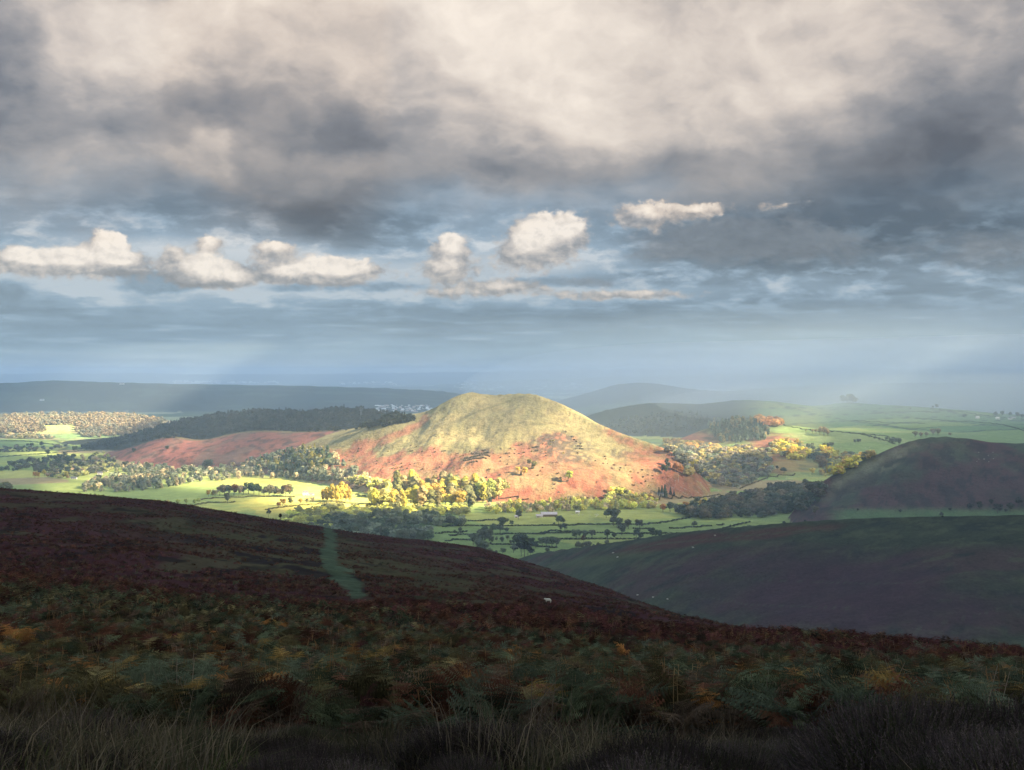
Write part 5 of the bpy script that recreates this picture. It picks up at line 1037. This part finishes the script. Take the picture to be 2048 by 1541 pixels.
for (di, dj, e0, e1) in [(-1, 0, (0, 1), (0, 0)), (1, 0, (1, 0), (1, 1)), (0, -1, (0, 0), (1, 0)), (0, 1, (1, 1), (0, 1))]:
    bd = cell & ~cp[1 + di:1 + di + cell.shape[0], 1 + dj:1 + dj + cell.shape[1]]; I, J = np.nonzero(bd)
    p = vid[I + e0[0], J + e0[1]]; q = vid[I + e1[0], J + e1[1]]; sides.append(np.stack([p, q, q + N0, p + N0], 1))
VV = np.concatenate([np.stack([DX, DY, ZB], -1).reshape(-1, 3), np.stack([DX, DY, ZT], -1).reshape(-1, 3)]); FQ = np.concatenate([qb, qt] + sides)
u, inv = np.unique(FQ, return_inverse=True); tv = np.sqrt(np.concatenate([T.ravel(), T.ravel()]))[u]
m, nt, out = new_mat('cloud'); at = nt.n('ShaderNodeAttribute', attribute_name='col'); sp = nt.n('ShaderNodeSeparateColor'); nt.l(at.outputs['Color'], sp.inputs[0])
tr = nt.n('ShaderNodeBsdfTransparent'); df = nt.n('ShaderNodeBsdfDiffuse'); df.inputs[0].default_value = (.62, .66, .72, 1); tl = nt.n('ShaderNodeBsdfTranslucent'); tl.inputs[0].default_value = (.30, .38, .50, 1)
m1 = nt.n('ShaderNodeMixShader'); m1.inputs[0].default_value = .5; nt.l(df.outputs[0], m1.inputs[1]); nt.l(tl.outputs[0], m1.inputs[2]); m2 = nt.n('ShaderNodeMixShader'); nt.l(sp.outputs[0], m2.inputs[0]); nt.l(m1.outputs[0], m2.inputs[1]); nt.l(tr.outputs[0], m2.inputs[2]); nt.l(m2.outputs[0], out.inputs[0])
me = mesh_np('shade_clouds', VV[u], inv.reshape(-1, 4), np.stack([tv] * 3, 1), m, smooth=True)
me['n'] = 1
def far_shade_deck():  # unseen high layer added to keep sun off the distant haze
    hz = 11000.0; s = 330.0; xs = np.arange(6000, 62000, s); ys = np.arange(-7000, 43000, s); X, Y = np.meshgrid(xs, ys, indexing='ij')
    r_ = np.hypot(X, Y); az = np.degrees(np.arctan2(X, Y)); lf = fbm(X / 2600, Y / 2600, 4)
    ok = ~((az < 38 + 5 * (lf - .5)) & (r_ > 33500 + 1500 * lf)) & (X > 6000 + 1500 * lf)
    gy = Y - SV[1] / SV[2] * (hz + 200); gx = X - SV[0] / SV[2] * (hz + 200); ok &= gy > np.where(gx > 600, 5600, 6300) + 600 * lf
    pass
    zb = hz - 500 * lf; zt = hz + 900 * lf + 60; vid = np.arange(X.size).reshape(X.shape); cell = ok[:-1, :-1] & ok[1:, :-1] & ok[:-1, 1:] & ok[1:, 1:]; N0 = X.size
    a, b, c, d = vid[:-1, :-1][cell], vid[1:, :-1][cell], vid[1:, 1:][cell], vid[:-1, 1:][cell]; fs = [np.stack([d, c, b, a], 1), np.stack([a, b, c, d], 1) + N0]; cp = np.pad(cell, 1)
    for (di, dj, e0, e1) in [(-1, 0, (0, 1), (0, 0)), (1, 0, (1, 0), (1, 1)), (0, -1, (0, 0), (1, 0)), (0, 1, (1, 1), (0, 1))]:
        bd = cell & ~cp[1 + di:1 + di + cell.shape[0], 1 + dj:1 + dj + cell.shape[1]]; I, J = np.nonzero(bd); p = vid[I + e0[0], J + e0[1]]; q = vid[I + e1[0], J + e1[1]]; fs.append(np.stack([p, q, q + N0, p + N0], 1))
    VV = np.concatenate([np.stack([X, Y, zb], -1).reshape(-1, 3), np.stack([X, Y, zt], -1).reshape(-1, 3)]); FQ = np.concatenate(fs); u, inv = np.unique(FQ, return_inverse=True)
    me = mesh_np('shade_clouds', VV[u], inv.reshape(-1, 4), np.full((len(u), 3), .02), m, smooth=True); link('shade_clouds', me, label='added unseen high cloud layer off to the right, shading the far haze', kind='structure')
far_shade_deck()
link('shade_clouds', me, label='added unseen cloud layer overhead, gaps shaped to light the hill and valley', kind='structure')
# haze: one even volume round everything
def vol(name, density, color, aniso=0.0):
    m, nt, out = new_mat(name); v = nt.n('ShaderNodeVolumePrincipled'); v.inputs['Color'].default_value = (*color, 1); v.inputs['Density'].default_value = density; v.inputs['Anisotropy'].default_value = aniso
    v.inputs['Density Attribute'].default_value = ''; v.inputs['Color Attribute'].default_value = ''; v.inputs['Temperature Attribute'].default_value = ''
    nt.l(v.outputs[0], out.inputs['Volume']); return m
zlo = float(Z.min()) - 1; zlo = min(zlo, float((H(GX[::9, :700:7].ravel(), GY[::9, :700:7].ravel())).min()) - 1); zhi = max(float(Z.max()), 0) + 25
V8, F6 = boxes([(-38000, 38000, -38000, 38000, zlo, zhi)])
link('haze', pymesh('haze', V8, F6, vol('haze_air', HAZE_D, (.65, .80, .96))), kind='stuff', label='thin pale blue air over the whole landscape', category='haze')
import bmesh
bm = bmesh.new(); bmesh.ops.create_icosphere(bm, subdivisions=4, radius=1)
for v in bm.verts: v.co = Vector((v.co.x * 2900, v.co.y * 1500, v.co.z * 300)) * (1 + .06 * math.sin(v.co.x * 7) * math.cos(v.co.y * 5))
me = bpy.data.meshes.new('mist'); bm.to_mesh(me); bm.free(); me.materials.append(vol('mist_air', .00042, (.88, .93, 1.0)))
mo = link('mist', me, kind='stuff', label='bank of pale mist hanging over the hills on the right', category='mist'); mo.location = (2500, 7100, -90)
for (lx, ly, lz, a_, b_, c_, dn, lb) in [(2250, 5300, -130, 1700, 1000, 130, .00034, 'thin mist lying over the pale green fields on the right')]:
    m2_ = link('mist', bpy.data.meshes.new('mist'), kind='stuff', label=lb, category='mist'); bm = bmesh.new(); bmesh.ops.create_icosphere(bm, subdivisions=4, radius=1)
    for v in bm.verts: v.co = Vector((v.co.x * a_, v.co.y * b_, v.co.z * c_)) * (1 + .08 * math.sin(v.co.x * 9) * math.cos(v.co.y * 7))
    bm.to_mesh(m2_.data); bm.free(); m2_.data.materials.append(vol('mist_air', dn, (.9, .93, .97))); m2_.location = (lx, ly, lz)

# ------------------------------------------------------------------ sky
w = bpy.data.worlds.new('World'); sc.world = w; w.use_nodes = True; w.node_tree.nodes.clear(); nt = NT(w.node_tree)
tc = nt.n('ShaderNodeTexCoord'); sx = nt.n('ShaderNodeSeparateXYZ'); nt.l(tc.outputs['Generated'], sx.inputs[0]); dx, dy, dz = [S(nt, o) for o in sx.outputs]
U = nt.math('ARCTAN2', dx, dy) * (180 / math.pi); Vv = nt.math('ARCSINE', nt.math('MAXIMUM', nt.math('MINIMUM', dz, 1.0), -1.0)) * (180 / math.pi)
def AE(px, py):
    a = math.atan((px - CX) / F); return math.degrees(a), math.degrees(math.atan((HY - py) / F * math.cos(a)))
# cloud-space coordinates: flatter bands towards the horizon
Vp = nt.math('MAXIMUM', Vv, 0.0); Vs = Vp + nt.math('LOGARITHM', Vp / 2.2 + 1.0, math.e) * 7.0
P0 = nt.xyz(U, Vs, 0.0)
na = nt.n('ShaderNodeTexNoise'); nt.l(P0, na.inputs['Vector']); na.inputs['Scale'].default_value = .11; na.inputs['Detail'].default_value = 5; na.inputs['Roughness'].default_value = .6
wv = nt.vm('SUBTRACT', na.outputs['Color'], (.5, .5, .5)).outputs[0]
nb = nt.n('ShaderNodeTexNoise'); nt.l(P0, nb.inputs['Vector']); nb.inputs['Scale'].default_value = .55; nb.inputs['Detail'].default_value = 6; nb.inputs['Roughness'].default_value = .62
wv2 = nt.vm('SUBTRACT', nb.outputs['Color'], (.5, .5, .5)).outputs[0]
UV = nt.xyz(U, Vv, 0.0)
damp = nt.sstep(-1.0, 9.0, Vv) * .8 + .2
wa = nt.vm('MULTIPLY', wv, (5.0, 3.6, 0)).outputs[0]; wsc = nt.vm('SCALE', wa); nt.put(wsc.inputs['Scale'], damp)
wb = nt.vm('MULTIPLY', wv2, (2.2, 1.5, 0)).outputs[0]; wsb = nt.vm('SCALE', wb); nt.put(wsb.inputs['Scale'], damp)
UVw = nt.vm('ADD', nt.vm('ADD', UV, wsc.outputs[0]).outputs[0], wsb.outputs[0]).outputs[0]           # softly warped, for the big masses
wc = nt.vm('MULTIPLY', wv2, (.8, .5, 0)).outputs[0]; UVc = nt.vm('ADD', UV, wc).outputs[0]          # crisp, for the cumulus
UVs = nt.vm('ADD', UV, nt.vm('MULTIPLY', wv2, (2.6, .55, 0)).outputs[0]).outputs[0]
def gauss(vec, px, py, sx_, sy_, amp, acc, power=1.0):
    a, e = AE(px, py); ka, ke = 1 / (sx_ / 43.15), 1 / (sy_ / 43.15)
    t = nt.vm('MULTIPLY_ADD', vec, (ka, ke, 0), (-a * ka, -e * ke, 0)).outputs[0]; d = S(nt, nt.vm('DOT_PRODUCT', t, t).outputs['Value'])
    g = nt.math('POWER', .3679, d if power == 1.0 else nt.math('POWER', d, power)); return nt.math('MULTIPLY_ADD', g, amp, acc)
# brightness of the sky
def ramp(x, pts):
    nd = nt.n('ShaderNodeValToRGB'); el = nd.color_ramp.elements; nt.put(nd.inputs[0], x)
    for k, (p, c) in enumerate(pts):
        e = el[k] if k < 2 else el.new(p); e.position = p; cc = lin(np.array(c) / 255.0) if isinstance(c, tuple) else [c] * 3; e.color = (*[float(q) for q in cc], 1)
    return nd.outputs[0]
el_ = nt.math('MULTIPLY', Vv, 1 / 20.0, clamp=True)
def ey(py): return max(0.0, min(1.0, AE(CX, py)[1] / 20.0))
L = S(nt, ramp(el_, [(0, .68), (ey(715), .60), (ey(660), .52), (ey(620), .50), (ey(560), .62), (ey(500), .58), (ey(400), .52), (ey(300), .57), (ey(200), .67), (ey(0), .76), (1, .7)]))
for g in [(1060, 110, 300, 160, .13), (1330, 250, 330, 100, .12), (930, 40, 200, 90, .05), (240, 90, 180, 90, .10), (330, 200, 130, 70, .06), (150, 330, 140, 60, .05), (2010, 270, 90, 60, .12), (410, 290, 110, 50, .07), (400, 340, 120, 40, .05), (950, 400, 130, 26, .10), (1700, 60, 200, 80, .04),
          (130, 545, 320, 50, .22), (450, 555, 240, 40, .18), (660, 545, 300, 44, .20), (330, 500, 120, 30, .12), (540, 500, 120, 26, .14), (900, 580, 260, 26, .14), (1080, 520, 170, 60, .22), (1250, 590, 240, 14, .12), (380, 620, 260, 16, .06), (1560, 565, 80, 12, .06), (1960, 640, 250, 60, .02),
          (440, 190, 150, 55, -.20), (720, 260, 130, 50, -.22), (640, 430, 120, 55, -.20), (560, 330, 90, 60, -.08), (0, 130, 60, 120, -.22), (300, 390, 160, 40, -.08), (200, 240, 150, 40, -.06), (1900, 250, 190, 80, -.26), (1780, 400, 260, 80, -.18), (1500, 480, 210, 52, -.20), (1960, 490, 170, 60, -.14), (1640, 520, 140, 34, -.1),
          (1150, 556, 220, 16, -.13), (1000, 350, 80, 30, -.12), (1380, 320, 160, 36, -.07), (1160, 340, 160, 20, -.04), (700, 568, 170, 16, -.14), (820, 470, 160, 40, -.02), (1230, 230, 70, 30, -.03), (1460, 150, 100, 40, -.03), (60, 620, 300, 10, -.05), (1200, 640, 500, 20, -.03)]:
    L = gauss(UVw if g[1] < 440 else UVs, *g[:4], g[4] * 1.35, L)
P1 = nt.vm('ADD', P0, nt.vm('SCALE', wv2).outputs[0]).outputs[0]
P1w = nt.vm('MULTIPLY_ADD', wv, (5, 5, 5), P0).outputs[0]
big = nt.noise(P1w, .12, 7, .50); det = nt.noise(P1w, .75, 6, .6); streak = nt.noise(nt.xyz(U * .22, Vs * 1.3, 3.0), .9, 6, .55)
hi = nt.sstep(4.0, 11.0, Vv)
L = L + (big - .5) * (hi * .34 + .12) + (det - .5) * (hi * .05 + .10) + (streak - .5) * ((1.0 - hi) * .17)
# darker, crisper low clouds
DK = S(nt, ramp(el_, [(0, 0.0), (1, 0.0)]))
for g in [(305, 572, 72, 20, 1.2), (10, 585, 55, 28, 1.15), (420, 572, 60, 8, .7), (270, 548, 110, 9, .7), (580, 578, 60, 10, .7), (1460, 475, 170, 42, .95), (1620, 490, 150, 46, .8), (1340, 500, 110, 30, .6), (1130, 565, 170, 13, .95), (760, 575, 150, 12, .8), (1990, 500, 140, 50, .8)]:
    DK = gauss(UVc, *g, DK)
dmask = nt.sstep(.25, .95, DK + (det - .5) * 1.3)
# sunlit heaps of cumulus
CU = S(nt, ramp(el_, [(0, 0.0), (1, 0.0)])); TP = CU
for g in [(95, 522, 66, 24, 1.3), (150, 520, 30, 18, 1.1), (220, 498, 42, 34, 1.5), (235, 528, 50, 20, 1.2), (30, 520, 50, 20, 1.0), (405, 538, 60, 26, 1.4), (450, 560, 60, 16, 1.0), (418, 490, 26, 20, 1.1), (348, 500, 24, 22, .7), (545, 500, 42, 20, 1.05), (640, 540, 90, 26, 1.3), (690, 545, 60, 20, .9), (570, 552, 46, 14, .9),
          (900, 500, 34, 30, 1.5), (890, 545, 44, 24, .8), (1010, 575, 80, 12, .85), (1090, 470, 62, 42, 1.55), (1140, 465, 34, 28, 1.0), (1050, 500, 50, 30, 1.1), (1290, 432, 60, 34, 1.0), (1400, 422, 60, 14, 1.05), (1560, 412, 70, 14, .55), (1250, 590, 160, 12, .7), (900, 590, 100, 14, .6)]:
    CU = gauss(UVc, *g, CU); TP = gauss(UVc, g[0] + g[2] * .1, g[1] - g[3] * .5, g[2] * .9, g[3] * .85, g[4], TP)
for g in [(150, 540, 240, 34, .34), (600, 552, 300, 28, .32), (1040, 530, 190, 50, .36), (1350, 440, 170, 30, .28), (1250, 592, 260, 12, .2)]: CU = gauss(UVs, *g, CU)
def vor(vec, sc_):
    nd = nt.n('ShaderNodeTexVoronoi', voronoi_dimensions='2D', feature='SMOOTH_F1', normalize=True); nt.l(vec, nd.inputs['Vector']); nd.inputs['Scale'].default_value = sc_; nd.inputs['Detail'].default_value = 3; nd.inputs['Roughness'].default_value = .62; nd.inputs['Lacunarity'].default_value = 2.1; nd.inputs['Smoothness'].default_value = .35
    return 1.0 - S(nt, nd.outputs['Distance'])
q0 = nt.vm('MULTIPLY', UVc, (1, 1.3, 1)).outputs[0]; cn = vor(q0, .95); cn2 = vor(nt.vm('ADD', q0, (.2, .26, 0)).outputs[0], .95); cf_ = nt.noise(q0, 2.2, 6, .6)
cm = nt.sstep(.42, .90, CU * 1.05 + (cn - .62) * .9 + (cf_ - .5) * 1.1) * .92
relief = (cn - cn2) * 1.3
base = nt.sstep(.4, 1.5, CU) * .18
big2 = nt.noise(nt.vm('ADD', P1w, (.6, .9, 0)).outputs[0], .12, 7, .50)
L = L + nt.math('MULTIPLY', (big - big2) * .8, hi)
vb = nt.math('MULTIPLY', nt.sstep(2.2, 3.6, Vv), nt.sstep(8.6, 6.0, Vv)); vb2 = nt.math('MULTIPLY', nt.sstep(.3, 1.2, Vv), nt.sstep(4.6, 2.4, Vv))
la = nt.noise(nt.vm('ADD', nt.vm('MULTIPLY', P0, (.75, 1.0, 0)).outputs[0], wv2).outputs[0], .62, 7, .6); lb = nt.noise(nt.vm('MULTIPLY', P0, (.35, 1.6, 0)).outputs[0], .8, 7, .6)
L = L + nt.math('MULTIPLY', nt.sstep(.44, .68, la) - .35, vb) * .26 + nt.math('MULTIPLY', nt.sstep(.5, .72, lb), vb2) * .13
Lc = 0.62 + relief * .5 + nt.sstep(.30, 1.15, TP) * .38 + (cf_ - .5) * .12
inv_ = 1.0 - cm
L = nt.math('MINIMUM', L, nt.sstep(4.0, 9.0, Vv) * .25 + .78)
L = L * inv_ + Lc * cm
L = L * (1.0 - dmask * .7) + dmask * ((cf_ - .5) * .2 + .30)
L = nt.math('MAXIMUM', nt.math('MINIMUM', L, 1.0), 0.0)
cool = ramp(L, [(.22, (78, 90, 104)), (.42, (112, 128, 143)), (.6, (146, 166, 184)), (.78, (186, 196, 205)), (1, (240, 238, 236))])
warm = ramp(L, [(.22, (88, 86, 90)), (.42, (124, 122, 124)), (.6, (166, 157, 151)), (.78, (219, 203, 188)), (1, (254, 239, 221))])
low = ramp(L, [(.22, (72, 94, 116)), (.42, (102, 126, 147)), (.6, (138, 166, 190)), (.78, (188, 203, 216)), (1, (240, 240, 240))])
wm = nt.math('ADD', nt.sstep(6.2, 9.5, Vv + (big - .5) * 7) * .9, nt.math('MULTIPLY', cm, .8) + dmask * nt.sstep(1.0, 5.0, U) * .5 + nt.math('MULTIPLY', nt.sstep(4.6, 6.8, Vv + (big - .5) * 5), nt.sstep(-17.5, -10.0, U) * nt.sstep(-5.0, -8.5, U)) * .5, clamp=True)
lw = nt.sstep(5.0, .8, Vv)
c1 = nt.mix(lw, cool, low); c1 = nt.mix(wm, c1, warm)
# hazier towards the right
c1 = nt.mix(nt.sstep(19, 33, Vv), c1, (1.25, 1.6, 2.1, 1))  # sky above the frame brightened to fill the shade with blue light
rt = nt.math('MULTIPLY', nt.sstep(6, 24, U), nt.sstep(5.5, 0.2, Vv)); c1 = nt.mix(rt * .65, c1, (*[float(q) for q in lin(np.array((160, 178, 192)) / 255)], 1))
sk = nt.n('ShaderNodeTexSky', sky_type='NISHITA'); sk.sun_disc = False; sk.sun_elevation = R(SUN_EL); sk.sun_rotation = R(SUN_AZ); sk.altitude = 400
b1 = nt.n('ShaderNodeBackground'); nt.l(sk.outputs[0], b1.inputs[0]); b1.inputs[1].default_value = .05
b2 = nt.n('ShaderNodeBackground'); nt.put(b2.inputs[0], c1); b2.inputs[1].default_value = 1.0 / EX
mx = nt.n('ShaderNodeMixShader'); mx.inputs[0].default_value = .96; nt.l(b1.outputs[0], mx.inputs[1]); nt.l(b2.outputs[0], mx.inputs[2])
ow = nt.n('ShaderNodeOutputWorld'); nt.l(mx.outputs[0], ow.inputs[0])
w.cycles.sampling_method = 'MANUAL'; w.cycles.sample_map_resolution = 512
# ------------------------------------------------------------------ render
sc.render.engine = 'CYCLES'; c = sc.cycles
c.max_bounces = 4; c.diffuse_bounces = 2; c.glossy_bounces = 1; c.transmission_bounces = 2; c.transparent_max_bounces = 8; c.volume_bounces = 1
c.use_denoising = True; c.use_adaptive_sampling = False; c.sample_clamp_indirect = 4
